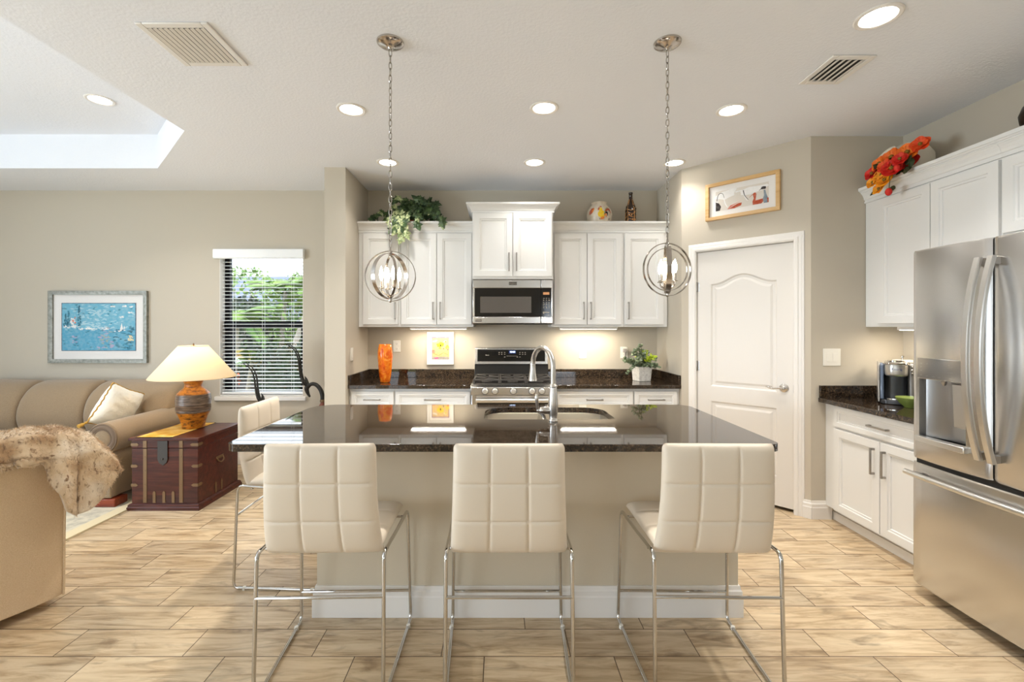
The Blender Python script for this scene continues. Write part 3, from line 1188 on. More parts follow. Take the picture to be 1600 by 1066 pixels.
light('strip_lamp', 'AREA', (0, 0, -.03), P_UNDER * .55, (1.0, .88, .70), parent=t, size=.035, size_y=.40)

# ================================================================ MICROWAVE
mw = thing('microwave', 'stainless over-the-range microwave with black glass door', 'microwave', (-.2515, YB, 0))
D = .494
mb = MB()
mb.box(.001, .7585, -D + .04, -.001, 1.470, 1.8975)
mb.build('body', 'black', mw, bevel=.004)
mb = MB()
for b_ in ((0, .644, -D, -D + .042, 1.815, 1.893), (0, .644, -D, -D + .042, 1.480, 1.541), (0, .020, -D, -D + .042, 1.541, 1.815)):
    mb.box(*b_)
dr = mb.build('door', 'steel', mw, bevel=.004)
mb = MB()
mb.box(.0205, .644, -D + .004, -D + .041, 1.5415, 1.8145)
mb.build('door_glass', 'black_gloss', dr, smooth=0)
M['mwscreen'] = mat('grey_perforated_screen', srgb(86, 80, 74), 0.3, spec=0.4)
mb = MB()
mb.box(.072, .556, -D + .0025, -D + .004, 1.580, 1.733)
for k in range(7):
    mb.box(.100, .528, -D + .0018, -D + .0025, 1.592 + k * .0195, 1.596 + k * .0195)
for zz in (1.592, 1.616, 1.640, 1.664):
    mb.box(.076, .082, -D + .0012, -D + .0026, zz, zz + .012)
    mb.box(.532, .545, -D + .0012, -D + .0026, zz, zz + .012)
mb.build('window_screen', 'mwscreen', dr, smooth=0)
mb = MB()
for b_ in ((.648, .760, -D, -D + .042, 1.815, 1.893), (.648, .760, -D, -D + .042, 1.480, 1.541), (.744, .760, -D, -D + .042, 1.541, 1.815)):
    mb.box(*b_)
cp = mb.build('control_panel', 'steel', mw, bevel=.004)
mb = MB()
mb.box(.6485, .7435, -D + .003, -D + .041, 1.5415, 1.8145)
mb.build('keypad', 'black_gloss', cp, smooth=0)
M['amber'] = mat('amber_display', srgb(150, 106, 70), 0.3, emit=(srgb(190, 130, 80), 0.5))
M['keys'] = mat('pale_key_print', srgb(180, 170, 156), 0.5)
mb = MB()
mb.box(.668, .726, -D + .0018, -D + .003, 1.752, 1.775)
mb.build('display', 'amber', cp, smooth=0)
mb = MB()
for r in range(6):
    for c in range(3):
        x = .668 + c * .025
        z = 1.715 - r * .018
        mb.box(x, x + (.010 if (r + c) % 3 else .013), -D + .002, -D + .003, z, z + (.006 if r % 2 else .004))
mb.box(.666, .728, -D + .002, -D + .003, 1.580, 1.588)
mb.box(.668, .680, -D + .002, -D + .003, 1.570, 1.576)
mb.box(.712, .724, -D + .002, -D + .003, 1.556, 1.562)
mb.build('key_marks', 'keys', cp, smooth=0)
M['badge'] = mat('dark_badge', srgb(56, 52, 48), 0.35, 0.3)
mb = MB()
mb.box(.344, .418, -D - .0025, -D + .001, 1.843, 1.872)
bd = mb.build('badge', 'badge', mw, bevel=.0015)
mb = MB()
for k, (w, z0, z1) in enumerate(((.010, 1.850, 1.866), (.012, 1.849, 1.865), (.009, 1.850, 1.866), (.013, 1.850, 1.865))):
    x = .350 + k * .0165
    mb.box(x, x + w, -D - .0032, -D - .002, z0, z0 + .003)
    mb.box(x, x + .0025, -D - .0032, -D - .002, z0, z1)
    mb.box(x + w - .0025, x + w, -D - .0032, -D - .002, z0 + .006, z1)
mb.build('badge_lettering', 'keys', bd, smooth=0)
mb = MB()
mb.box(.024, .084, -D - .002, -D + .001, 1.497, 1.517)
bd = mb.build('badge', 'badge', mw, bevel=.0015)
mb = MB()
for k in range(5):
    mb.box(.028 + k * .011, .036 + k * .011, -D - .0026, -D - .0015, 1.504, 1.511 + (.003 if k in (0, 2) else 0))
mb.build('badge_lettering', 'keys', bd, smooth=0)

# ================================================================ RANGE
rg = thing('gas_range', 'stainless gas range with black backguard panel and cast iron grates', 'range', (-.2545, YB, 0))
Wd = .7625
mb = MB()
mb.box(.002, Wd - .002, -.645, -.004, .05, .905)
mb.build('body', 'black', rg, bevel=.004)
for x in (.06, Wd - .06):
    for y in (-.58, -.08):
        mb = MB()
        mb.lathe([(.018, .001), (.018, .05)], 12, (x, y, 0))
        mb.build('foot', 'black', rg)
mb = MB()
mb.box(.001, Wd - .001, -.655, -.10, .905, .930)
mb.build('cooktop', 'black', rg, bevel=.006)
# sloped control panel
M['knobmetal'] = mat('satin_knob_metal', (.80, .79, .77, 1), .38, 1.0)
mb = MB()
mb.prism([(-.742, .838), (-.700, .838), (-.650, .925), (-.656, .930), (-.700, .9205), (-.740, .905)], Wd, 'x', 0)
mb.build('control_panel', 'steel', rg, smooth=20, bevel=.003)
for x in (.128, .217, .381, .548, .635):
    mb = MB()
    mb.T = Matrix.Translation((x, -.741, .872)) @ Matrix.Rotation(pi / 2, 4, 'X')
    mb.lathe([(.027, -.004), (.027, .004), (.024, .007), (.022, .026), (.019, .030), (.0001, .031)], 26)
    mb.box(-.0035, .0035, -.019, .019, .028, .036)
    ko = mb.build('knob', 'knobmetal', rg)
    mb = MB()
    mb.T = Matrix.Translation((x, -.7405, .872)) @ Matrix.Rotation(pi / 2, 4, 'X')
    mb.lathe([(.031, -.004), (.031, .0015), (.027, .002)], 26, cap=False)
    mb.build('knob_ring', 'black', ko)
mb = MB()
mb.box(.003, Wd - .003, -.700, -.646, .235, .832)
od = mb.build('oven_door', 'steel', rg, bevel=.006)
mb = MB()
mb.box(.055, Wd - .055, -.7035, -.699, .32, .76)
mb.build('oven_window', 'black_gloss', od, smooth=0)
mb = MB()
mb.tube([(.045, -.755, .790), (Wd - .045, -.755, .790)], .0165, 14, flat=(1, 1.1))
for x in (.065, Wd - .065):
    mb.box(x - .012, x + .012, -.752, -.700, .778, .800)
mb.build('handle', 'steel_h', od, bevel=.002)
mb = MB()
mb.box(.003, Wd - .003, -.700, -.646, .06, .228)
wd_ = mb.build('warming_drawer', 'steel', rg, bevel=.006)
# backguard
mb = MB()
mb.prism([(-.115, 1.062), (-.004, 1.062), (-.004, 1.232), (-.080, 1.232), (-.094, 1.226)], Wd - .012, 'x', .006)
bg = mb.build('backguard', 'steel', rg, smooth=20, bevel=.003)
sl = atan2(.021, .164)


def bgp(x, z, o):      # point on the sloped face, o out of it
    k = (z - 1.062) / .164
    return (x, -.115 + .021 * k - o, z)


def bg_quad(m_, x0, x1, z0, z1, o):
    m_.loft([[bgp(x0, z0, o), bgp(x1, z0, o), bgp(x1, z1, o), bgp(x0, z1, o)], [bgp(x0, z0, o - .002), bgp(x1, z0, o - .002), bgp(x1, z1, o - .002), bgp(x0, z1, o - .002)]])


mb = MB()
bg_quad(mb, .030, Wd - .034, 1.090, 1.212, .0015)
mb.build('control_glass', 'black_gloss', bg, smooth=0)
M['led'] = mat('white_display_digits', srgb(200, 220, 255), 0.3, emit=(srgb(190, 215, 255), 2.0))
M['ledback'] = mat('blue_display', srgb(24, 30, 52), 0.1, emit=(srgb(40, 60, 120), 0.25))
mb = MB()
bg_quad(mb, .352, .428, 1.168, 1.204, .0020)
mb.build('display', 'ledback', bg, smooth=0)
mb = MB()
for k, (x, w) in enumerate(((.366, .004), (.374, .011), (.389, .003), (.396, .010), (.410, .009))):
    bg_quad(mb, x, x + w, 1.180, 1.196, .0026)
mb.build('display_digits', 'led', bg, smooth=0)
mb = MB()
for x in (.248, .275, .305, .462, .490, .517):
    for z in (1.178, 1.160):
        bg_quad(mb, x, x + .012, z, z + .007, .0021)
for k in range(8):
    bg_quad(mb, .335 + k * .014, .341 + k * .014, 1.142, 1.148, .0021)
for x in (.305, .435, .462):
    bg_quad(mb, x, x + .013, 1.132, 1.139, .0021)
for k in range(4):
    bg_quad(mb, .114 + k * .0095, .121 + k * .0095, 1.150, 1.157 + (.004 if k == 0 else 0), .0021)
mb.build('button_marks', 'keys', bg, smooth=0)
mb = MB()
mb.prism([(-.130, .930), (-.004, .930), (-.004, 1.062), (-.100, 1.062), (-.112, 1.02)], Wd - .004, 'x', .002)
mb.build('rear_vent', 'black', rg, smooth=30, bevel=.003)
for i, gx in enumerate((.02, .262, .504)):
    mb = MB()
    gw = .238
    z = .966
    for x in (gx + .006, gx + gw - .006):
        mb.box(x - .006, x + .006, -.64, -.14, z - .014, z)
    for y in (-.634, -.39, -.146):
        mb.box(gx, gx + gw, y - .006, y + .006, z - .014, z)
    cx = gx + gw / 2
    for cy in (-.51, -.27):
        for q in range(4):
            a = q * pi / 2 + pi / 4
            p0 = Vector((cx + .022 * cos(a), cy + .022 * sin(a), z - .005))
            p1 = Vector((cx + .15 * cos(a), cy + .12 * sin(a), z - .005))
            mb.tube([p0, p1], .006, 6)
    for x in (gx + .006, gx + gw - .006):
        for y in (-.634, -.146):
            mb.box(x - .008, x + .008, y - .008, y + .008, .9295, z)
    mb.build('grate', 'iron', rg, bevel=.002)
    for cy in (-.51, -.27):
        mb = MB()
        mb.lathe([(.048, .929), (.048, .936), (.036, .940), (.036, .950), (.030, .954), (.0001, .955)], 20, (cx, cy, 0))
        mb.build('burner', 'iron', rg)

# ================================================================ ISLAND
isl = thing('kitchen_island', 'greige painted kitchen island base with white baseboard', 'island')
mb = MB()
ix0, ix1, iy0, iy1 = -.912, 1.196, 2.279, 3.085
for b_ in ((ix0, ix1, iy0, iy0 + .1), (ix0, ix1, iy1 - .1, iy1), (ix0, ix0 + .1, iy0 + .1, iy1 - .1), (ix1 - .1, ix1, iy0 + .1, iy1 - .1)):
    mb.box(*b_, .0005, .8785)
mb.build('island_wall', 'island', isl, smooth=0)
mb = MB()
pr = [(0, .0005), (.018, .0005), (.018, .10), (.0145, .107), (.0145, .128), (.009, .135), (.007, .152), (0, .152)]
rings = []
for (x, y, nx, ny) in ((ix0, iy0, -1, -1), (ix1, iy0, 1, -1), (ix1, iy1, 1, 1), (ix0, iy1, -1, 1)):
    rings.append([(x + nx * (o + .0004), y + ny * (o + .0004), z) for o, z in pr])
mb.loft(rings, True, True)
mb.build('baseboard', 'trim', isl, smooth=25)

top = thing('island_countertop', 'dark polished granite island countertop with a sink cutout', 'countertop')
mb = MB()
outer = rrect(-1.249, 1.282, 2.061, 3.118, [.055, .045, .10, .16], 8)
SX0, SX1, SY0, SY1 = -.088, .670, 2.618, 3.005
inner = rrect(SX0, SX1, SY0, SY1, [.05, .05, .14, .14], 8)
bm = mb.bm
loops = {}
for key, pts in (('o', outer), ('i', inner)):
    for z in (.880, .914):
        loops[key, z] = [mb.v((x, y, z)) for x, y in pts]
for z in (.880, .914):
    es = []
    for key in ('o', 'i'):
        L_ = loops[key, z]
        es += [bm.edges.new((a, b_)) for a, b_ in zip(L_, L_[1:] + L_[:1])]
    bmesh.ops.triangle_fill(bm, use_beauty=True, edges=es)
for key in ('o', 'i'):
    A, B = loops[key, .880], loops[key, .914]
    for i in range(len(A)):
        j = (i + 1) % len(A)
        mb.f([A[i], A[j], B[j], B[i]])
mb.build('slab', 'granite', top, smooth=30, bevel=.004)

# sink
sk = thing('double_sink', 'stainless undermount double-bowl sink in the island', 'sink')


def bowl(x0, x1, y0, y1, name):
    m_ = MB()
    rings = []
    for ins, z, r in ((-.012, .8785, .05), (0, .8785, .05), (.004, .86, .05), (.010, .72, .06), (.03, .695, .06), (.08, .690, .05)):
        rings.append([(x, y, z) for x, y in rrect(x0 + ins, x1 - ins, y0 + ins, y1 - ins, max(.01, r if ins < .05 else .03), 5)])
    m_.loft(rings, cap=False)
    m_.poly(rings[-1])
    o = m_.build(name, 'sink', sk, smooth=50)
    s_ = o.modifiers.new('shell', 'SOLIDIFY')
    s_.thickness = .0015
    s_.offset = 0
    m_ = MB()
    m_.lathe([(.04, .6925), (.040, .694), (.03, .6935), (.028, .6905), (.0001, .6905)], 20, ((x0 + x1) / 2, (y0 + y1) / 2, 0))
    m_.build('drain', 'nickel', o)


bowl(SX0 - .004, .268, SY0 - .004, SY1 + .004, 'bowl')
bowl(.292, SX1 + .004, SY0 - .004, SY1 + .004, 'bowl')

# faucet
fc = thing('faucet', 'brushed nickel gooseneck pull-down faucet on the island', 'faucet', (.304, 2.566, .914))
mb = MB()
mb.lathe([(.0001, .0005), (.027, .0005), (.028, .006), (.026, .012), (.0225, .016), (.0215, .020), (.025, .040), (.0275, .075), (.0275, .110), (.024, .150), (.0215, .185), (.0205, .192), (.024, .196), (.024, .203), (.018, .208), (.0155, .212)], 28)
mb.build('faucet_body', 'nickel', fc)
# arc leans over the sink, to the left
du = Vector((-.52, .854, 0)).normalized()
path = [Vector((0, 0, .205)), Vector((0, 0, .26)), Vector((0, 0, .30))]
Rr = .098
for k in range(17):
    a = pi * k / 16
    path.append(du * (Rr - Rr * cos(a)) + Vector((0, 0, .305 + Rr * 1.08 * sin(a))))
path.append(du * (2 * Rr + .001) + Vector((0, 0, .306)))
mb = MB()
mb.tube(path, .0145, 18)
mb.build('spout', 'nickel', fc, smooth=60)
hp = du * (2 * Rr + .002)
mb = MB()
mb.lathe([(.0155, .298), (.017, .292), (.0165, .286), (.0165, .270), (.019, .240), (.023, .215), (.0265, .200), (.0270, .192), (.0245, .188), (.0001, .187)], 24, (hp.x, hp.y, .018))
mb.build('spray_head', 'nickel', fc)
mb = MB()
mb.tube([(-.02, 0, .062), (-.030, 0, .062), (-.055, 0, .062), (-.072, 0, .062), (-.078, 0, .062), (-.088, 0, .062), (-.094, 0, .062)], [.021, .0215, .0205, .018, .010, .012, .006], 18)
mb.tube([(-.085, -.002, .058), (-.088, -.003, .072), (-.091, -.006, .095), (-.093, -.009, .125), (-.094, -.011, .148), (-.094, -.011, .156)], [.006, .0075, .0085, .0105, .009, .004], 12)
mb.build('lever', 'nickel', fc, smooth=60)


# ================================================================ STOOLS
def tufted(wfun, tfun, v0, v1, place, rows, cols, nu=72, nv=72, mbx=None):
    """a quilted slab: place(u_metres, v, t) -> point; both faces puffed between seams"""
    m_ = mbx or MB()

    def off(u, v):
        ex = max(0.0, 1 - abs(u) ** 9) ** .5
        ev = max(0.0, 1 - abs(2 * v - 1) ** 11) ** .5
        su = abs(sin(pi * cols * (u + 1) / 2))
        sv = abs(sin(pi * rows * v))
        seam = (1 - math.exp(-su * 13)) * (1 - math.exp(-sv * 13))
        puff = (su * sv) ** .6
        return tfun(v) * ex * ev * (.76 + .17 * seam + .07 * puff)

    def rnd_w(u, v):
        # rounded corners
        q = abs(2 * v - 1)
        c = 1 - .045 * max(0, (q - .9) / .1) ** 2.2
        return u * wfun(v) * c

    for sgn in (-1, 1):
        m_.grid(lambda a, b_: place(rnd_w(2 * a - 1, b_), b_, sgn * off(2 * a - 1, b_)), nu, nv)
    return m_


def stool(label, loc, rotz):
    t = thing('counter_stool', label, 'stool', loc, rotz, 'cream counter stools around the island')
    # backrest: v 0 bottom .. 1 top; gentle S curve, local -y is the back
    def bplace(x, v, o):
        z = .545 + v * .452
        yc = .048 - .030 * v + .034 * (1 - v) ** 4 - .010 * sin(pi * v)
        return (x, yc + o, z)
    m_ = tufted(lambda v: .2325 - .018 * v - .004 * sin(pi * v), lambda v: .031, 0, 1, bplace, 3, 3)
    m_.build('backrest', 'leather', t, smooth=60, weld=1e-4)

    def splace(x, v, o):
        y = .062 + v * .425
        return (x, y, .580 + .006 * (v - .5) + o - .010 * max(0, (v - .85) / .15) ** 2)
    m_ = tufted(lambda v: .226 + .010 * v, lambda v: .029, 0, 1, splace, 3, 3)
    m_.build('seat', 'leather', t, smooth=60, weld=1e-4)
    for s_ in (-1, 1):
        pts = [(s_ * .2455, .0, .0095), (s_ * .2435, .022, .572), (s_ * .2485, .25, .556), (s_ * .2555, .478, .5535), (s_ * .2665, .503, .0095)]
        fr = MB()
        fr.tube(fillet(pts, .035, 6, closed=True), .0078, 10, closed=True)
        fr.build('sled_frame', 'chrome', t, smooth=60)
        for (x, y) in ((.2462, .06), (.2655, .44)):
            g = MB()
            g.lathe([(.010, .0008), (.011, .006), (.009, .018)], 10, (s_ * x, y, 0))
            g.build('glide', 'plate', t)
    cb = MB()
    cb.tube([(-.2445, .014, .405), (.2445, .014, .405)], .0065, 10)
    cb.build('crossbar', 'chrome', t)
    cb = MB()
    cb.tube([(-.263, .496, .150), (.263, .496, .150)], .0065, 10)
    cb.build('footrest', 'chrome', t)
    for y in (.10, .40):
        cb = MB()
        cb.tube([(-.246, y, .553), (.246, y, .553)], .0055, 8)
        cb.build('seat_support', 'chrome', t)
    return t


st0 = stool('cream quilted counter stool at the middle of the island front, in line with the microwave', (.038, 1.737, 0), 0)
copy_thing(st0, 'cream quilted counter stool at the island front nearest the living room', (-.690, 1.737, 0), radians(1.5))
copy_thing(st0, 'cream quilted counter stool at the island front nearest the refrigerator', (.843, 1.737, 0), radians(-1.0))
copy_thing(st0, 'cream quilted counter stool at the short end of the island, beside the wooden chest', (-1.462, 2.750, 0), -pi / 2)

# ================================================================ REFRIGERATOR
fr = thing('refrigerator', 'stainless french-door refrigerator with water dispenser', 'refrigerator', (3.02, 2.484, 0), -pi / 2)
FW, FD = .808, .770
mb = MB()
mb.box(.004, FW - .004, -FD + .085, -.01, .03, 1.835)
mb.build('cabinet_body', mat('grey_fridge_side', srgb(120, 118, 114), .5), fr, bevel=.004)
mb = MB()
mb.box(.02, FW - .02, -FD + .10, -FD + .16, .001, .06)
mb.build('toe_grille', 'black', fr, smooth=0)


def bulge(x, x0, x1):
    u = (x - (x0 + x1) / 2) / ((x1 - x0) / 2)
    return .014 * (1 - u * u) - .010 * max(0, (abs(u) - .94) / .06) ** 2


def fridge_front(x0, x1, z0, z1, hole=None, thick=.07, gx=None):
    """curved front panel, shell open at the back, with an optional rectangular recess"""
    g0, g1 = gx or (x0, x1)
    xs = sorted(set([x0 + (x1 - x0) * k / 24 for k in range(25)] + ([hole[0], hole[1]] if hole else [])))
    zs = sorted(set([z0, z0 + .012, z1 - .012, z1] + ([hole[2], hole[3]] if hole else [])))
    m_ = MB()
    F = {}
    for i, x in enumerate(xs):
        for j, z in enumerate(zs):
            F[i, j] = m_.v((x, -FD + .0 - bulge(x, g0, g1) + (.004 if j in (0, len(zs) - 1) else 0), z))
    for i in range(len(xs) - 1):
        for j in range(len(zs) - 1):
            cx, cz = (xs[i] + xs[i + 1]) / 2, (zs[j] + zs[j + 1]) / 2
            if hole and hole[0] < cx < hole[1] and hole[2] < cz < hole[3]:
                continue
            m_.f([F[i, j], F[i + 1, j], F[i + 1, j + 1], F[i, j + 1]])
    yb = -FD + thick

    def wall(a, b_):
        va, vb = a.co, b_.co
        m_.f([a, b_, m_.bm.verts.new((vb.x, yb, vb.z)), m_.bm.verts.new((va.x, yb, va.z))])
    n, k = len(xs) - 1, len(zs) - 1
    for i in range(n):
        wall(F[i, 0], F[i + 1, 0])
        wall(F[i, k], F[i + 1, k])
    for j in range(k):
        wall(F[0, j], F[0, j + 1])
        wall(F[n, j], F[n, j + 1])
    if hole:
        ia, ib = xs.index(hole[0]), xs.index(hole[1])
        ja, jb = zs.index(hole[2]), zs.index(hole[3])
        for i in range(ia, ib):
            wall(F[i, ja], F[i + 1, ja])
            wall(F[i, jb], F[i + 1, jb])
        for j in range(ja, jb):
            wall(F[ia, j], F[ia, j + 1])
            wall(F[ib, j], F[ib, j + 1])
    m_.poly([(x0, yb, z0), (x1, yb, z0), (x1, yb, z1), (x0, yb, z1)]) if not hole else None
    return m_


HX = .404
hole = (.052, .300, .862, 1.172)
ld = fridge_front(.003, HX - .003, .742, 1.856, hole).build('door', 'steel', fr, smooth=30, weld=1e-5)
rd = fridge_front(HX + .003, FW - .003, .742, 1.856).build('door', 'steel', fr, smooth=30, weld=1e-5)
fd = fridge_front(.001, FW - .001, .066, .718, gx=(.001, FW - .001))
fd = fd.build('freezer_drawer', 'steel', fr, smooth=30, weld=1e-5)
mb = MB()
mb.box(.01, FW - .01, -FD + .02, -FD + .09, .718, .742)
mb.build('door_gasket', 'black', fr, smooth=0)
# dispenser
M['disp'] = steel_mat('dispenser_liner', (.42, .42, .42, 1), .30, axis=0)
mb = MB()
rings = []
for k in range(13):
    u = 2 * k / 12 - 1
    x = .176 + u * .124
    y = -FD + .060 - .028 * u * u
    rings.append([(x, y, .862), (x, y, 1.172)])
mb.loft(rings, close_ring=False, cap=False)
mb.poly([(.052, -FD - .004, .8625)] + [r[0] for r in rings] + [(.300, -FD - .010, .8625)])
mb.poly([(.052, -FD + .002, 1.1715)] + [r[1] for r in rings] + [(.300, -FD - .004, 1.1715)])
mb.build('dispenser_recess', 'disp', ld, smooth=60)
mb = MB()
mb.prism([(.036, -FD - .018), (.17, -FD - .034), (.312, -FD - .034), (.312, -FD + .01), (.036, -FD + .01)], .030, 'z', .838)
mb.build('drip_tray', 'steel_h', ld, smooth=20, bevel=.004)
M['dispglass'] = mat('grey_glass_panel', srgb(150, 146, 140), .12, .6, spec=.6)
mb = MB()
P4 = [(.046 + .26 * k / 8) for k in range(9)]
mb.loft([[(x, -FD - bulge(x, .003, HX - .003) - o, z) for x in P4] for o, z in ((.0005, 1.176), (.004, 1.178), (.004, 1.280), (.0005, 1.282))], close_ring=False, cap=False)
mb.build('dispenser_panel', 'dispglass', ld, smooth=40)
mb = MB()
M['greyprint'] = mat('grey_print', srgb(96, 92, 88), .5)


def dp(x0, x1, z0, z1):
    y0, y1 = -FD - bulge(x0, .003, HX - .003) - .0046, -FD - bulge(x1, .003, HX - .003) - .0046
    mb.poly([(x0, y0, z0), (x1, y1, z0), (x1, y1, z1), (x0, y0, z1)])


for (a, b_, c, d) in ((.066, .076, 1.250, 1.256), (.066, .073, 1.233, 1.238), (.066, .075, 1.214, 1.219), (.066, .074, 1.190, 1.195), (.105, .110, 1.250, 1.258), (.10, .112, 1.188, 1.191), (.135, .150, 1.188, 1.191), (.17, .182, 1.188, 1.191),
                      (.222, .245, 1.245, 1.248), (.218, .240, 1.238, 1.241), (.216, .245, 1.216, 1.219), (.226, .238, 1.186, 1.191), (.222, .228, 1.252, 1.257)):
    dp(a, b_, c, d)
mb.build('panel_marks', 'greyprint', ld, smooth=0)
mb = MB()
mb.T = Matrix.Translation((.152, -FD + .03, 0))
mb.lathe([(.016, 1.171), (.013, 1.160), (.006, 1.146), (.0001, 1.143)], 14)
mb.build('water_nozzle', 'disp', ld)
mb = MB()
mb.prism([(-FD + .020, .945), (-FD + .026, .945), (-FD + .032, 1.160), (-FD + .010, 1.160), (-FD + .010, 1.150)], .062, 'x', .212)
mb.build('ice_paddle', 'steel_h', ld, smooth=20, bevel=.002)


def bow_handle(parent, x, w=.030):
    m_ = MB()
    rings = []
    za, zb = .828, 1.768
    for k in range(31):
        u = 2 * k / 30 - 1
        z = za + (zb - za) * k / 30
        y = -FD - .030 - .062 * (1 - abs(u) ** 2.2)
        rings.append([(x - w / 2, y - .004, z), (x - w / 2 + .004, y - .010, z), (x + w / 2 - .004, y - .010, z), (x + w / 2, y - .004, z), (x + w / 2, y + .007, z), (x - w / 2, y + .007, z)])
    m_.loft(rings)
    h = m_.build('handle', 'steel_h', parent, smooth=50)
    for z in (za + .004, zb - .040):
        m_ = MB()
        m_.box(x - w / 2 + .002, x + w / 2 - .002, -FD - .034, -FD + .004, z, z + .036)
        m_.build('handle_bracket', 'pull', h, bevel=.003)


bow_handle(ld, HX - .028)
bow_handle(rd, HX + .030)
mb = MB()
pts = []
for k in range(25):
    u = 2 * k / 24 - 1
    pts.append((FW / 2 + u * (FW / 2 - .012), -FD - .046 - .016 * (1 - u * u), .664))
mb.tube(pts, .0145, 14)
h = mb.build('handle', 'steel_h', fd, smooth=60)
for x in (.055, FW - .055):
    mb = MB()
    mb.box(x - .014, x + .014, -FD - .052, -FD + .004, .654, .674)
    mb.build('handle_bracket', 'pull', h, bevel=.003)

# ================================================================ THINGS ON AND ABOVE THE COUNTERS
# orange vase
M['orange_glass'] = None
m_, nt, b = new_mat('mottled_orange_glass')
v = coords(nt)
f = noise_tex(nt, v, 16, 4, .6, .8)
c = ramp(nt, f, [(.30, srgb(180, 52, 8)), (.45, srgb(226, 96, 14)), (.58, srgb(240, 136, 30)), (.72, srgb(246, 180, 84))])
nt.links.new(c, b.inputs['Base Color'])
b.inputs['Roughness'].default_value = .12
M['orange_glass'] = m_
vs = thing('vase', 'tall mottled orange glass vase on the counter left of the range', 'vase', (-1.095, 4.37, .9145))
mb = MB()
mb.lathe([(.0001, .0005), (.042, .0005), (.047, .006), (.055, .06), (.064, .15), (.070, .235), (.070, .29), (.064, .335), (.057, .365), (.054, .366), (.060, .33), (.065, .28), (.05, .08), (.0001, .06)], 36)
mb.build('vase_body', 'orange_glass', vs, smooth=60)


def outlet(label, loc, rotz, kind, w=.078, h=.122):
    t = thing('wall_plate', label, 'switch plate' if 'switch' in kind else 'outlet', loc, rotz)
    m_ = MB()
    m_.box(-w / 2, w / 2, -.006, -.0006, -h / 2, h / 2)
    m_.build('plate', 'plate', t, bevel=.003)
    if kind == 'outlet':
        for dz in (-.026, .026):
            m_ = MB()
            m_.prism(rrect(-.017, .017, dz - .017, dz + .017, .012, 4), -.003, 'y', -.0055)
            s_ = m_.build('socket', 'plate', t)
            m_ = MB()
            for x in (-.006, .006):
                m_.box(x - .001, x + .001, -.0092, -.0084, dz - .003, dz + .006)
            m_.box(-.002, .002, -.0092, -.0084, dz - .011, dz - .007)
            m_.build('slots', 'slot', s_, smooth=0)
    else:
        n = 2 if kind == 'double switch' else 1
        for k in range(n):
            x = (k - (n - 1) / 2) * .046
            m_ = MB()
            m_.prism([(-.010, -.032), (-.0065, -.032), (-.0065, .032), (-.0075, .032)], .033, 'x', x - .0165)
            m_.build('rocker', 'plate', t, bevel=.001, smooth=0)
    return t


outlet('white outlet plate on the backsplash wall beside the orange vase', (-1.085 + .005, YB, 1.243), 0, 'outlet')
outlet('white outlet plate on the backsplash wall just right of the faucet', (.880, YB, 1.177 - .006), 0, 'outlet')
po = outlet('white outlet plate with a plugged-in adapter beside the potted plant', (1.318, YB, 1.177), 0, 'outlet')
mb = MB()
mb.box(-.016, .020, -.040, -.009, .002, .040)
mb.lathe([(.006, -.04), (.009, -.012), (.009, .002)], 10, (.003, -.030, 0))
mb.build('plug_adapter', mat('grey_plastic', srgb(170, 162, 156), .4), po, bevel=.004)
outlet('white single rocker switch on the inner side of the stub wall', (-1.386, 4.27, 1.19), pi / 2, 'switch', .074)
outlet('white double rocker switch plate on the wall left of the coffee maker', (2.508, 3.435, 1.217), 0, 'double switch', .132, .130)


def frame_box(parent, w, h, fw, depth, m_, name='frame', profile=None):
    b2 = MB()
    pr = profile or [(0, 0), (0, -depth), (fw * .25, -depth), (fw, -depth * .8), (fw, -depth * .35)]
    R = []
    for ins, y in pr:
        R.append([(-w / 2 + ins, y, -h / 2 + ins), (w / 2 - ins, y, -h / 2 + ins), (w / 2 - ins, y, h / 2 - ins), (-w / 2 + ins, y, h / 2 - ins)])
    b2.loft(R, cap=False)
    b2.poly(list(reversed(R[0])))
    return b2.build(name, m_, parent, smooth=25)


def flat(parent, name, m_, w, h, y, cx=0, cz=0):
    b2 = MB()
    b2.box(cx - w / 2, cx + w / 2, y, y + .0015, cz - h / 2, cz + h / 2)
    return b2.build(name, m_, parent, smooth=0)


def shapes(parent, name, mats, items, y):
    """thin coloured paper shapes: items = (material index, polygon)"""
    b2 = MB()
    for k, (mi, pts) in enumerate(items):
        b2.mi = mi
        b2.poly([(x, y - .00004 * k, z) for x, z in pts])
    return b2.build(name, mats, parent, smooth=0)


def ell(cx, cz, rx, rz, n=14, rot=0.0, wob=0.0, seed=0):
    rn_ = random.Random(seed)
    out = []
    for k in range(n):
        a = 2 * pi * k / n
        q = 1 + rn_.uniform(-wob, wob)
        x, z = rx * q * cos(a), rz * q * sin(a)
        out.append((cx + x * cos(rot) - z * sin(rot), cz + x * sin(rot) + z * cos(rot)))
    return out


def stroke(pts, w0, w1=None):
    w1 = w0 if w1 is None else w1
    P = [Vector((a, b_)) for a, b_ in pts]
    L_, R_ = [], []
    for i, p in enumerate(P):
        d = (P[min(i + 1, len(P) - 1)] - P[max(i - 1, 0)])
        d = d.normalized() if d.length > 0 else Vector((1, 0))
        nrm = Vector((-d.y, d.x))
        w = w0 + (w1 - w0) * i / (len(P) - 1)
        L_.append(tuple(p + nrm * w / 2))
        R_.append(tuple(p - nrm * w / 2))
    return L_ + R_[::-1]


def cat2(pts, n=5):
    return [(p.x, p.y) for p in catmull([(a, b_, 0) for a, b_ in pts], n)]


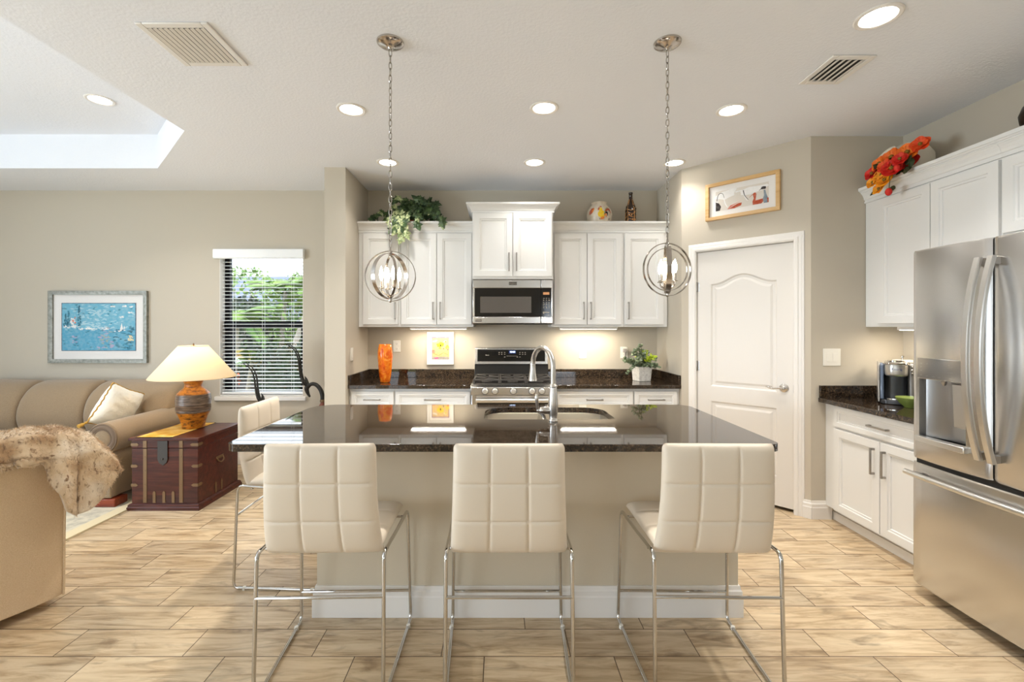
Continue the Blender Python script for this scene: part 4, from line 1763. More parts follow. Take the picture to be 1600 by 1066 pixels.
M['white_frame'] = mat('white_frame_paint', srgb(246, 243, 236), .4)
M['maple'] = wood_mat('blond_maple_frame', srgb(196, 152, 92), srgb(214, 174, 116), srgb(226, 190, 136), axis=0, rough=.4)
M['mat_board'] = mat('off_white_mat_board', srgb(236, 233, 230), .9)
M['silver_frame'] = mat('weathered_silver_frame', srgb(150, 150, 142), .45, .45, var=(30, srgb(112, 112, 104), .4, .7))
cols = {'yellow': (238, 196, 34), 'orange': (230, 128, 50), 'coral': (232, 120, 92), 'purple': (150, 116, 146), 'green': (140, 160, 110), 'cream': (236, 220, 176),
        'grey': (150, 142, 136), 'magenta': (180, 66, 120), 'dark': (52, 46, 46), 'rust': (186, 84, 56), 'pinkred': (214, 112, 96), 'slate': (126, 140, 152), 'white': (244, 242, 240),
        'pale': (222, 214, 204), 'tealdeep': (60, 134, 160), 'tealdark': (40, 104, 128), 'sky': (112, 184, 210), 'skypale': (172, 212, 226), 'water': (92, 170, 202), 'sand': (160, 176, 170), 'lilac': (176, 170, 200), 'navy': (50, 74, 104)}
for k, q in cols.items():
    M['paint_' + k] = mat('paint_' + k, srgb(*q), .8, spec=.2, var=(38, srgb(*[int(c_ * .72 + 62) for c_ in q]), .42, .66))


def PM(*names):
    return [M['paint_' + n] for n in names]


# flower print leaning against the wall above the counter
fl = thing('framed_print', 'white framed print of yellow flowers on the wall left of the range', 'picture', (-.618, YB, 1.222))
frame_box(fl, .278, .340, .024, .028, 'white_frame')
flat(fl, 'mat_board', 'white_frame', .236, .298, -.012)
M['paint_tan'] = mat('paint_tan', srgb(206, 176, 128), .85, var=(60, srgb(226, 190, 120), .4, .65))
pr_ = flat(fl, 'print', 'paint_tan', .184, .232, -.0135, 0, -.002)
its = [(0, [(-.092, .105), (.092, .105), (.092, .117), (-.092, .117)]), (0, [(-.092, -.118), (-.086, -.118), (-.086, .105), (-.092, .105)]), (0, [(.084, .02), (.092, .02), (.092, .105), (.084, .105)]),
       (1, [(-.092, -.118), (.092, -.118), (.092, -.092), (-.092, -.092)]), (2, ell(-.058, .075, .022, .012, 10, .3, .3, 2)), (2, ell(.05, .072, .016, .010, 10, 0, .3, 1)),
       (3, ell(-.002, .038, .042, .026, 16, .1, .18, 3)), (3, ell(.074, .012, .020, .024, 12, .4, .2, 4)), (3, ell(-.004, -.002, .014, .010, 9, 0, .3, 5)), (3, ell(.052, .07, .012, .007, 9, .4, .3, 8)),
       (4, ell(.0, .028, .008, .012, 8, 0, .3, 6)), (5, ell(-.07, -.036, .020, .024, 12, 0, .3, 7)), (5, ell(.078, -.01, .010, .012, 8, 0, .3, 9)), (6, ell(-.04, -.104, .020, .010, 10, .2, .3, 10)),
       (4, ell(.032, -.006, .006, .008, 8, 0, .3, 11))]
for k in range(14):
    x = -.075 + k * .0115
    its.append((7 if k % 2 else 1, stroke([(x, -.092), (x + .012 * sin(k), -.062), (x + .02 * cos(k * 2), -.03 + .012 * (k % 3))], .003, .0012)))
its.append((8, stroke(cat2([(-.08, -.05), (-.02, -.075), (.03, -.05), (.08, -.07)]), .004)))
shapes(pr_, 'painted_flowers', PM('purple', 'grey', 'pale', 'yellow', 'dark', 'coral', 'magenta', 'green', 'orange'), its, -.0142)

# bird print over the pantry door
bt = .512
bd_ = thing('framed_print', 'maple framed print of wading birds above the pantry door', 'picture', (*dg(bt), 2.525), DROT)
frame_box(bd_, .572, .318, .030, .030, 'maple', profile=[(0, -.001), (0, -.030), (.006, -.032), (.027, -.032), (.030, -.026), (.030, -.010)])
flat(bd_, 'mat_board', 'mat_board', .514, .260, -.012)
pr_ = flat(bd_, 'print', 'paint_pale', .408, .166, -.0135)
its = [(0, ell(-.12, .045, .09, .035, 14, .2, .2, 1)), (0, ell(.09, .04, .10, .03, 14, .1, .2, 2)),
       (1, stroke(cat2([(-.200, -.06), (-.192, .01), (-.178, .048), (-.150, .050), (-.138, .02), (-.126, -.03), (-.108, -.064)]), .013, .006)),
       (2, stroke(cat2([(-.195, .0), (-.186, .046), (-.168, .064), (-.146, .056), (-.134, .02)]), .006, .003)),
       (2, [(-.204, -.083), (-.170, -.083), (-.160, -.05), (-.176, -.02), (-.204, -.005)]),
       (3, [(-.110, -.083), (-.05, -.083), (.0, -.068), (.006, -.046), (-.02, -.046), (-.07, -.066)]),
       (4, [(-.11, -.083), (-.085, -.055), (-.03, -.04), (.0, -.03), (-.06, -.055)]),
       (1, stroke(cat2([(-.045, .05), (-.02, .052), (.012, .05), (.022, .012), (.034, -.016), (.048, -.04)]), .012, .005)),
       (2, stroke(cat2([(.016, .052), (.026, .010), (.044, -.018), (.056, -.034)]), .007, .002)),
       (5, [(.088, -.083), (.150, -.083), (.168, -.066), (.166, -.044), (.130, -.048), (.108, -.05), (.112, -.02), (.116, .002), (.106, .016), (.092, .012), (.090, -.004), (.096, -.03), (.086, -.055)]),
       (5, stroke([(.092, .004), (.075, -.006), (.062, -.018)], .006, .002)),
       (6, [(.170, -.083), (.200, -.083), (.204, -.060), (.190, -.020), (.180, .022), (.168, .022), (.170, -.02), (.162, -.05)]),
       (3, [(.196, -.083), (.204, -.083), (.204, -.045), (.192, -.045)]),
       (2, ell(.166, .040, .022, .012, 12, .1, .25, 3)), (2, stroke([(.15, .034), (.134, .024)], .006, .002))]
shapes(pr_, 'painted_birds', PM('white', 'white', 'dark', 'rust', 'pinkred', 'rust', 'slate'), its, -.0142)

# generic seascape in the living room
pc = thing('framed_print', 'large silver framed blue seascape print on the wall above the sofa', 'picture', (-4.216, YB, 1.446))
frame_box(pc, 1.035, .758, .040, .034, 'silver_frame')
flat(pc, 'mat_board', 'mat_board', .955, .680, -.010)
pr_ = flat(pc, 'print', 'paint_navy', .785, .505, -.0125)
x0, x1, z0, z1 = -.385, .385, -.246, .246
SEA = ['sky', 'skypale', 'water', 'sand', 'tealdeep', 'cream', 'tealdark', 'white', 'coral', 'lilac']
its = [(0, [(x0, -.02), (x1, -.02), (x1, z1), (x0, z1)]), (2, [(x0, z0), (x1, z0), (x1, -.02), (x0, -.02)])]
rn = random.Random(31)


def sea_col(x, z):
    q = rn.random()
    if z > -.02 + .02 * sin(x * 20):
        g = max(0, 1 - abs(x + .02) / .30) * max(0, 1 - max(0, z - .02) / .24)
        return 1 if q < .15 + .9 * g else (0 if q < .93 else 4)
    if x > .15 and q < .55:
        return 4 if q < .35 else 6
    if 0 < x < .18 and q < .45:
        return 3 if q < .3 else 9
    return 2 if q < .72 else (0 if q < .85 else 4)


for k in range(620):
    x, z = rn.uniform(x0 + .012, x1 - .012), rn.uniform(z0 + .008, z1 - .008)
    its.append((sea_col(x, z), ell(x, z, min(rn.uniform(.010, .026), x1 - abs(x)), min(rn.uniform(.004, .009), z1 - abs(z)), 8, rn.uniform(-.3, .3), .25, k)))
for k in range(60):
    x = rn.uniform(x0 + .02, .16)
    its.append((7 if k % 3 else 1, ell(x, -.018 + rn.uniform(-.014, .010) + (.02 if x < -.2 else 0), rn.uniform(.008, .020), .005, 8, rn.uniform(-.3, .3), .3, k)))
for (cx, hh, ww) in ((-.345, .060, .028), (-.318, .075, .022), (-.205, .105, .020)):
    for k in range(26):
        z = .01 + hh * 2 * rn.random()
        w = ww * (1 - (z / (hh * 2.2)) ** 1.5)
        its.append((4 if rn.random() < .5 else 6, ell(cx + rn.uniform(-w, w), z, .008, .012, 8, 0, .3, k)))
for k in range(18):
    its.append((7 if k % 4 else 8, ell(-.272 + rn.uniform(-.026, .026), .012 + .09 * rn.random(), .009, .008, 8, 0, .3, k)))
its += [(7, [(.226, -.028), (.244, .044), (.260, -.026)]), (7, [(.262, -.02), (.271, .016), (.282, -.02)])]
for k in range(16):
    its.append((6 if k % 2 else 7, ell(.16 + .20 * rn.random(), -.040 + rn.uniform(-.008, .008), .012, .005, 8, 0, .3, k)))
for (cx, cz, n_) in ((.15, .215, 5), (.27, .220, 5), (.345, .215, 4), (.335, .150, 4), (.245, .105, 4)):
    for k in range(n_):
        its.append((7, ell(cx + rn.uniform(-.018, .018), cz + rn.uniform(-.006, .006), .011, .006, 8, 0, .3, k)))
for k in range(14):
    its.append((5, ell(.345 + rn.uniform(-.03, .02), -.09 - .05 * rn.random(), .012, .008, 8, -.6, .3, k)))
    its.append((9 if k % 2 else 4, ell(-.245 + rn.uniform(-.03, .03), -.06 - .14 * rn.random(), .014, .006, 8, 0, .3, k)))
b2 = MB()
for k, (mi, pts) in enumerate(its):
    b2.mi = mi
    b2.poly([(x, -.0126 - .000004 * k, z) for x, z in pts])
b2.build('painted_seascape', PM(*SEA), pr_, smooth=0)
mb = MB()
mb.box(-.478, .478, -.0205, -.0185, -.339, .339)
mb.build('picture_glass', 'glass', pc, smooth=0)

# ---- plants
M['ivy'] = mat('ivy_leaf', srgb(44, 68, 38), .4, var=(18, srgb(92, 116, 66), .42, .7))
M['ivy_pale'] = mat('variegated_ivy_leaf', srgb(120, 142, 86), .45, var=(60, srgb(206, 210, 164), .4, .62))
M['lime'] = mat('lime_leaf', srgb(176, 196, 40), .45)
M['sage'] = mat('sage_leaf', srgb(96, 112, 82), .5, var=(40, srgb(160, 170, 136), .4, .7))
M['terracotta'] = mat('terracotta', srgb(150, 78, 50), .8)
M['basket'] = mat('dark_wicker', srgb(70, 46, 30), .8, bump=(120, .6, .004))
M['stem'] = mat('green_stem', srgb(70, 84, 44), .6)
IVY = [(0, 0), (.16, -.10), (.42, -.16), (.34, .10), (.62, .34), (.30, .40), (.22, .66), (0, 1.0), (-.22, .66), (-.30, .40), (-.62, .34), (-.34, .10), (-.42, -.16), (-.16, -.10)]


def leaf(m_, p, d, nrm, size, shape):
    d = Vector(d).normalized()
    s_ = d.cross(Vector(nrm))
    s_ = s_.normalized() if s_.length > 1e-4 else d.orthogonal().normalized()
    n_ = s_.cross(d).normalized()
    c0 = m_.v(Vector(p) + d * size * .4 + n_ * size * .10)
    V = [m_.v(Vector(p) + d * y * size + s_ * x * size - n_ * size * .10 * abs(x) * 1.6) for x, y in shape]
    for a, b_ in zip(V, V[1:] + V[:1]):
        m_.f([c0, a, b_])


OVAL = [(0, 0), (.22, .2), (.30, .45), (.22, .75), (0, 1.0), (-.22, .75), (-.30, .45), (-.22, .2)]

iv = thing('potted_ivy', 'trailing green ivy plant on top of the left wall cabinets', 'plant', (-.885, 4.60, 2.4065))
mb = MB()
mb.lathe([(.0001, .0005), (.075, .0005), (.095, .075), (.10, .08), (.10, .098), (.085, .098), (.08, .07), (.0001, .07)], 22)
mb.build('pot', 'terracotta', iv)
rn = random.Random(21)
ms, g1, g2 = MB(), MB(), MB()
# stems: a mound above the pot, runners to both sides and some hanging over the crown
runs = []
for k in range(34):
    a = rn.uniform(0, 2 * pi)
    sx, sy, hz = rn.uniform(.05, .27) * (1 if cos(a) > 0 else -1), .07 * sin(a), rn.uniform(.10, .37) * (1 - .15 * abs(cos(a)))
    runs.append([(0, 0, .09), (sx * .4, sy * .6, .09 + hz * .7), (sx * .8, sy, hz), (sx * 1.0, sy * 1.2, hz - .03)])
for (ex, ez) in ((-.38, .02), (-.42, .08), (-.33, .12), (-.25, .06), (.36, .04), (.30, .10), (.24, .16), (-.20, .14)):
    runs.append([(0, 0, .1), (ex * .4, -.02, .17), (ex * .8, -.05, ez + .07), (ex, -.06, ez + .045)])
for (ex, ez) in ((-.06, -.04), (-.11, -.10), (-.02, -.16), (-.06, -.21), (.09, -.02), (-.16, .0), (-.14, -.07), (.33, -.01)):
    runs.append([(ex * .6, -.05, .12), (ex * .8, -.14, .15), (ex, -.212, .095), (ex, -.214, .05 + ez * .5), (ex * 1.02, -.214, ez * .8 + .05)])
for r_ in runs:
    pts = catmull(r_, 5)
    ms.tube(pts, .0022, 5)
    for i in range(4 if r_[-1][2] > .1 else 3, len(pts), 2):
        p = pts[i]
        hang = p.y < -.19
        d = Vector((rn.uniform(-1, 1), rn.uniform(-.9, .2), rn.uniform(-.9, .6)))
        if hang:
            d = Vector((rn.uniform(-.7, .7), -.25, -1))
        pale = (p.x < .02 and p.x > -.28 and rn.random() < .45 and p.z < .22) or rn.random() < .10
        q = Vector((p.x, max(-.225, min(.16, p.y)), p.z))
        leaf(g2 if pale else g1, q, d, (rn.uniform(-.3, .3), -1, rn.uniform(0, .6)), rn.uniform(.048, .092), IVY)
ms.build('stems', 'stem', iv)
g1.build('foliage', 'ivy', iv, smooth=0)
g2.build('pale_foliage', 'ivy_pale', iv, smooth=0)

pp = thing('potted_plant', 'small leafy plant in a square white pot at the right end of the back counter', 'plant', (1.408, 4.50, .9145), radians(14))
M['pot_white'] = mat('whitewashed_pot', srgb(226, 222, 214), .7, var=(50, srgb(196, 190, 182), .45, .7), bump=(80, .4, .003))
mb = MB()
rings = []
for ins, z in ((.010, .0005), (0, .142), (.008, .142), (.010, .125)):
    rings.append([(x, y, z) for x, y in ((-.072 + ins, -.072 + ins), (.072 - ins, -.072 + ins), (.072 - ins, .072 - ins), (-.072 + ins, .072 - ins))])
mb.loft(rings)
mb.build('pot', 'pot_white', pp, smooth=20, bevel=.002)
rn = random.Random(4)
ms, g1, g2 = MB(), MB(), MB()
for k in range(40):
    a = rn.uniform(0, 2 * pi)
    el = rn.uniform(.1, 1.2)
    L_ = rn.uniform(.10, .20) * (1 if sin(el) > .4 else .8)
    e = Vector((cos(a) * cos(el), sin(a) * cos(el) * .8, sin(el))) * L_
    pts = catmull([(0, 0, .125), (e.x * .5, e.y * .5, .13 + e.z * .7), (e.x, e.y, .13 + e.z * .9)], 5)
    ms.tube(pts, .0016, 4)
    for i in range(3, len(pts)):
        for _ in range(3):
            lm = (.0 < pts[i].x < .10 and .20 < pts[i].z and rn.random() < .8)
            leaf(g2 if lm else g1, pts[i], (rn.uniform(-1, 1), rn.uniform(-1, .4), rn.uniform(-.4, .8)), (rn.uniform(-.4, .4), -1, .5), rn.uniform(.026, .048), OVAL)
for (ex, ez, n_) in ((-.19, .075, 9), (-.16, .11, 7), (-.13, .27, 5), (-.08, .31, 6)):
    pts = catmull([(-.02, -.04, .13), (ex * .5, -.06, max(.17, ez + .04)), (ex, -.07, ez)], 8)
    ms.tube(pts, .0016, 4)
    for i in range(3, len(pts)):
        for s_ in (-1, 1):
            leaf(g1, pts[i], (rn.uniform(-.6, .2), s_ * .5 - .3, rn.uniform(-.3, .8)), (0, -1, .5), rn.uniform(.022, .036), OVAL)
ms.build('stems', 'stem', pp)
g1.build('foliage', 'sage', pp, smooth=0)
g2.build('lime_foliage', 'lime', pp, smooth=0)

# ---- rooster jar and wire-wrapped bottle above the right cabinets
M['ceramic'] = mat('cream_ceramic', srgb(226, 214, 196), .25, var=(26, srgb(206, 190, 164), .45, .7))
jr = thing('rooster_jar', 'round cream ceramic jar painted with a rooster, on top of the right wall cabinets', 'jar', (1.016, 4.62, 2.4065))
JP = [(.0001, .0005), (.070, .0005), (.078, .010), (.100, .06), (.122, .12), (.128, .17), (.120, .215), (.096, .252), (.076, .270), (.072, .285), (.080, .295), (.074, .297), (.066, .285), (.066, .262), (.0001, .25)]
mb = MB()
mb.lathe(JP, 40)
jb = mb.build('jar_body', 'ceramic', jr, smooth=60)


def jar_r(z):
    return interp([(p[1], p[0]) for p in JP[2:10]], z)


def jar_patch(b2, mi, pts, o=.0012):
    b2.mi = mi
    # fan from the centroid so the patch follows the curved wall
    cx = sum(p[0] for p in pts) / len(pts)
    cz = sum(p[1] for p in pts) / len(pts)

    def on(x, z, e):
        r = jar_r(z) + e
        a = -pi / 2 + x / .12
        return (r * cos(a), r * sin(a), z)
    ring = [[on(cx + (x - cx) * k, cz + (z - cz) * k, o + .0008 * (1 - k)) for x, z in pts] for k in (.33, .66, 1.0)]
    V = [[b2.v(p) for p in r] for r in ring]
    c0 = b2.v(on(cx, cz, o + .0008))
    n_ = len(pts)
    for j in range(n_):
        k = (j + 1) % n_
        b2.f([c0, V[0][j], V[0][k]])
        for a, b_ in ((V[0], V[1]), (V[1], V[2])):
            b2.f([a[j], a[k], b_[k], b_[j]])


mb = MB()
jar_patch(mb, 0, ell(-.004, .155, .034, .038, 14, .5, .08, 1))
jar_patch(mb, 0, ell(-.012, .198, .016, .028, 12, .1, .08, 2), .0016)
jar_patch(mb, 2, ell(.004, .118, .022, .014, 12, .3, .1, 3), .0018)
jar_patch(mb, 1, ell(-.030, .212, .009, .016, 10, -.3, .1, 4), .002)
jar_patch(mb, 1, ell(-.012, .232, .012, .007, 10, 0, .2, 5), .002)
for k, (mi, pts) in enumerate(((3, [(.02, .16), (.036, .205), (.056, .222), (.074, .212), (.086, .185)]), (1, [(.03, .18), (.05, .212), (.078, .214), (.102, .172)]), (4, [(.022, .15), (.04, .178), (.054, .17), (.058, .14)]), (2, [(.02, .14), (.034, .16), (.044, .15), (.046, .125)]))):
    jar_patch(mb, mi, stroke(cat2(pts), .010, .006), .002 + .0004 * k)
jar_patch(mb, 1, ell(-.105, .195, .020, .038, 12, -.5, .15, 6))
jar_patch(mb, 2, ell(-.088, .200, .010, .026, 10, -.4, .15, 7), .0018)
for k in range(9):
    jar_patch(mb, 5 if k % 2 else 3, stroke(cat2([(-.05 + k * .013, .03), (-.045 + k * .012, .055 + .012 * (k % 3)), (-.06 + k * .016, .085)]), .005, .002), .0016)
for k in range(6):
    jar_patch(mb, 4 if k % 2 else 5, ell(-.09 + .034 * k, .05 + .06 * ((k * 7) % 3) / 2, .010, .005, 9, k, .2, k), .0018)
mb.build('painted_rooster', PM('yellow', 'rust', 'orange', 'green', 'dark', 'grey'), jb, smooth=60)

M['amber_glass'] = mat('dark_amber_glass', srgb(44, 26, 14), .08, spec=.7)
M['copper'] = mat('copper_wire', (.72, .40, .18, 1), .25, 1.0)
bo = thing('decorated_bottle', 'dark bottle wrapped in copper wire and beads, beside the rooster jar', 'bottle', (1.335, 4.62, 2.4065))
mb = MB()
mb.lathe([(.0001, .0005), (.048, .0005), (.051, .006), (.051, .235), (.046, .262), (.028, .290), (.0185, .310), (.0175, .385), (.0205, .388), (.0205, .402), (.017, .404), (.0001, .403)], 30)
mb.build('bottle_glass', 'amber_glass', bo, smooth=60)
mb = MB()
pts = []
for k in range(200):
    t_ = k / 199
    a = t_ * 2 * pi * 7
    z = .02 + .25 * t_
    r = .053 if z < .235 else .053 - (z - .235) * .45
    pts.append((r * cos(a), r * sin(a), z + .012 * sin(3.1 * a)))
mb.tube(pts, .003, 6)
for k in range(5):
    a = 2 * pi * k / 5 - 1.2
    mb.tube([(.053 * cos(a), .053 * sin(a), .02), (.0535 * cos(a + .1), .0535 * sin(a + .1), .14), (.053 * cos(a), .053 * sin(a), .232), (.032 * cos(a), .032 * sin(a), .287), (.020 * cos(a), .020 * sin(a), .33)], .0035, 6)
mb.build('copper_wire', 'copper', bo, smooth=60)
mb = MB()
for k in range(16):
    a, z = k * 2.4, .03 + (k % 4) * .045
    mb.sphere((.059 * cos(a), .059 * sin(a), z), .009, 10, 6)
mb.build('beads', 'copper', bo)

# ---- flowers in a white vase above the right-hand cabinets
M['vase_white'] = mat('matte_white_ceramic', srgb(232, 224, 208), .5)
for n_, q in (('petal_orange', (236, 104, 22)), ('petal_gold', (242, 148, 24)), ('petal_red', (206, 22, 16)), ('petal_deep', (226, 66, 18))):
    M[n_] = mat(n_, srgb(*q), .6, var=(26, srgb(min(255, q[0] + 14), min(255, q[1] + 34), q[2] + 8), .4, .7))
M['flower_eye'] = mat('flower_eye', srgb(134, 104, 30), .8)
M['dark_leaf'] = mat('dark_green_leaf', srgb(48, 58, 26), .6)
fv = thing('flower_vase', 'white round vase lying with orange and red silk poppies spilling over the right cabinet crown', 'flowers', (2.855, 3.095, 2.4065))
mb = MB()
mb.T = Matrix.Translation((-.005, .110, .166)) @ Matrix.Rotation(radians(-58), 4, 'Y') @ Matrix.Scale(1.15, 4)
mb.lathe([(.0001, -.115), (.06, -.112), (.11, -.088), (.142, -.045), (.150, 0), (.142, .045), (.112, .085), (.072, .108), (.058, .120), (.062, .132), (.054, .132), (.050, .115), (.0001, .10)], 40)
mb.build('vase_body', 'vase_white', fv, smooth=60)


def poppy(parent, c, nrm, r, m_, seed):
    rn_ = random.Random(seed)
    nrm = Vector(nrm).normalized()
    u = nrm.orthogonal().normalized()
    w = nrm.cross(u)
    b2 = MB()
    c = Vector(c)
    for layer, (rr, up, n_, ph) in enumerate(((1.0, .18, 5, 0), (.78, .42, 4, .6))):
        for k in range(n_):
            a0 = 2 * pi * k / n_ + ph
            da = 2 * pi / n_ * .72

            def pf(s_, t_):
                a = a0 + (s_ - .5) * 2 * da * (.35 + .65 * t_)
                q = r * rr * t_ * (1 - .25 * (2 * s_ - 1) ** 2) * (1 + .05 * sin(9 * s_ + seed))
                h = r * up * t_ ** 1.6 + .05 * r * sin(14 * s_ + k) * t_
                return c + (u * cos(a) + w * sin(a)) * q + nrm * h
            b2.grid(pf, 6, 5)
    f_ = b2.build('flower', m_, parent, smooth=80)
    b2 = MB()
    b2.sphere((0, 0, 0), r * .22, 10, 6)
    b2.bm.transform(Matrix.Translation(c + nrm * r * .14))
    b2.build('flower_eye', 'flower_eye', f_)
    return f_


FL = [(-.155, .085, .135, .060, 'petal_red'), (-.165, .020, .200, .066, 'petal_orange'), (-.205, .050, .085, .062, 'petal_gold'), (-.215, .020, .045, .056, 'petal_gold'), (-.215, -.035, .105, .064, 'petal_red'),
      (-.150, -.080, .195, .066, 'petal_orange'), (-.120, -.140, .225, .056, 'petal_deep'), (-.160, -.020, .130, .052, 'petal_red'), (-.225, .055, -.005, .044, 'petal_gold'), (-.110, -.060, .150, .050, 'petal_red'), (-.150, .045, .165, .045, 'petal_deep'),
      (-.225, .105, .055, .046, 'petal_gold'), (-.215, .125, .125, .052, 'petal_red'), (-.195, .085, .180, .055, 'petal_orange'), (-.225, .005, .135, .050, 'petal_deep'), (-.205, -.085, .150, .046, 'petal_red')]
for k, (x, y, z, r, q) in enumerate(FL):
    poppy(fv, (x, y, z), (-.85, -.25 - .3 * (y < 0) + .15 * (y > .04), .35), r, q, k + 3)
mb = MB()
for k, (x, y, z) in enumerate(((-.19, .125, .075), (-.215, -.075, .095), (-.245, -.045, -.055))):
    b2 = MB()
    b2.sphere((x, y, z), (.020, .020, .026), 12, 8)
    b2.build('flower_bud', 'petal_red', fv)
ms = MB()
for (x, y, z, r, q) in FL:
    ms.tube(catmull([(-.06, .01, .195), ((x - .06) * .55, y * .6, .20), (x + .015, y, z)], 4), .003, 5)
for (x, y, z) in ((-.19, .125, .075), (-.215, -.075, .095), (-.245, -.045, -.055)):
    ms.tube(catmull([(-.07, .01, .20), (-.20, y * .6, .17), (x, y, z)], 5), .0022, 5)
ms.build('stems', 'stem', fv)
g = MB()
rn = random.Random(9)
for k in range(16):
    y = rn.uniform(-.14, .10)
    leaf(g, (-.13 + rn.uniform(-.05, .03), y, .10 + rn.uniform(-.02, .08)), (rn.uniform(-1, .2), rn.uniform(-.6, .6), rn.uniform(-.6, .5)), (-1, 0, .4), .08, OVAL)
leaf(g, (-.218, -.02, -.02), (-.1, -.8, -.3), (-1, 0, .2), .06, OVAL)
leaf(g, (-.215, .09, .01), (-.3, .2, -.5), (-1, 0, .2), .06, OVAL)
g.build('foliage', 'dark_leaf', fv, smooth=0)

# dark urn at the edge of the frame on the cabinets above the refrigerator
ur = thing('dark_urn', 'dark bronze urn at the right edge, on top of the cabinet above the refrigerator', 'urn', (2.90, 2.40, 2.4065))
mb = MB()
mb.lathe([(.0001, .0005), (.055, .0005), (.058, .010), (.030, .022), (.022, .035), (.030, .05), (.075, .085), (.105, .14), (.110, .18), (.095, .225), (.060, .25), (.050, .27), (.062, .285), (.056, .286), (.045, .27), (.0001, .25)], 32)
mb.build('urn_body', mat('dark_bronze_glaze', srgb(46, 34, 20), .35, .4), ur, smooth=60)

# ---- coffee maker, paper towels, bowl
M['cm_silver'] = mat('silver_plastic', srgb(196, 192, 186), .28, .75)
M['cm_dark'] = mat('dark_grey_plastic', srgb(58, 58, 60), .25)
M['cm_grey'] = mat('graphite_plastic', srgb(112, 108, 104), .32, .4)
M['cm_tank'] = mat('smoky_tank', srgb(104, 116, 136), .12, spec=.6)
cmk = thing('coffee_maker', 'silver and black single-cup coffee maker on the right counter', 'coffee maker', (2.790, 3.205, .9145), radians(-38))
mb = MB()
mb.prism(rrect(-.088, .092, -.142, .12, .045, 6), .030, 'z', .0008)
mb.build('base', 'cm_dark', cmk, smooth=30, bevel=.006)
mb = MB()
mb.prism(rrect(-.064, .064, -.03, .118, .04, 6), .235, 'z', .031)
mb.build('column', 'cm_dark', cmk, smooth=30, bevel=.006)
mb = MB()
rings = []
for z, e in ((.192, .010), (.200, .002), (.208, 0), (.268, 0), (.284, .004), (.292, .016)):
    rings.append([(x, y, z) for x, y in rrect(-.0625 + e, .0625 - e, -.135 + e, .10 - e, .05, 6)])
mb.loft(rings)
hd = mb.build('brew_head', 'cm_silver', cmk, smooth=35)
mb = MB()
mb.prism(rrect(-.045, .045, -.118, -.02, .035, 6), .008, 'z', .2915)
mb.tube(fillet([(-.060, -.05, .264), (-.060, -.144, .281), (.060, -.144, .281), (.060, -.05, .264)], .03, 6), .006, 8)
mb.build('lid_handle', 'chrome', hd, smooth=40)
mb = MB()
mb.prism([(-.128, .031), (.11, .031), (.11, .280), (-.04, .288), (-.085, .276), (-.104, .20)], .030, 'x', .0645)
mb.build('side_panel', 'cm_grey', cmk, smooth=30, bevel=.010, seg=3)
for k in range(3):
    mb = MB()
    mb.T = Matrix.Translation((.080, -.094 - .0065 * k, .256 - k * .022)) @ Matrix.Rotation(pi / 2, 4, 'X')
    mb.lathe([(.0075, -.006), (.0075, .005), (.006, .007), (.0001, .007)], 14)
    mb.build('button', 'chrome', cmk)
mb = MB()
mb.prism([(-.128, .012), (.11, .012), (.11, .280), (-.03, .288), (-.078, .276), (-.100, .19)], .010, 'x', -.098)
mb.build('trim_panel', 'cm_silver', cmk, smooth=30, bevel=.004)
mb = MB()
mb.prism([(-.118, .031), (.11, .031), (.11, .272), (-.03, .280), (-.072, .270), (-.092, .19)], .022, 'x', -.0875)
mb.build('water_tank', 'cm_tank', cmk, smooth=30, bevel=.008, seg=3)
mb = MB()
mb.prism(rrect(-.058, .058, -.138, -.035, .035, 6), .010, 'z', .0312)
mb.build('drip_tray', 'chrome', cmk, smooth=30, bevel=.002)
tx = bpy.data.curves.new('logo', 'FONT')
tx.body = 'Keurig'
tx.size = .021
tx.extrude = .0003
tx.align_x = 'CENTER'
tx.materials.append(mat('blue_print', srgb(60, 70, 120), .5))
tmp = bpy.data.objects.new('lettering', tx)
COL.objects.link(tmp)
bpy.context.view_layer.update()
tme = bpy.data.meshes.new_from_object(tmp.evaluated_get(bpy.context.evaluated_depsgraph_get()))
bpy.data.objects.remove(tmp)
to = bpy.data.objects.new('logo_lettering', tme)
COL.objects.link(to)
to.parent = hd
to.location = (0, -.1356, .236)
to.rotation_euler = (pi / 2, 0, 0)

pt = thing('paper_towel_roll', 'white paper towel roll on a holder behind the coffee maker, by the refrigerator', 'paper towel', (2.958, 3.338, .9145))
mb = MB()
mb.lathe([(.0001, .0008), (.065, .0008), (.066, .008), (.060, .012), (.0001, .012)], 26)
mb.lathe([(.006, .012), (.006, .305), (.011, .310), (.011, .318), (.0001, .322)], 14)
mb.build('holder', 'nickel', pt)
mb = MB()
mb.lathe([(.020, .0125), (.058, .0125), (.0585, .014), (.0585, .288), (.058, .29), (.020, .29)], 32, cap=False)
mb.build('paper_roll', mat('white_paper', srgb(244, 242, 238), .95, bump=(300, .2, .001)), pt)
gb = thing('green_bowl', 'small lime green bowl on the right counter in front of the coffee maker', 'bowl', (2.715, 3.0, .9145))
mb = MB()
mb.lathe([(.0001, .0008), (.036, .0008), (.038, .006), (.062, .030), (.080, .058), (.083, .066), (.079, .067), (.060, .036), (.034, .012), (.0001, .010)], 32)
mb.build('bowl_body', mat('lime_glaze', srgb(122, 138, 66), .25), gb, smooth=60)

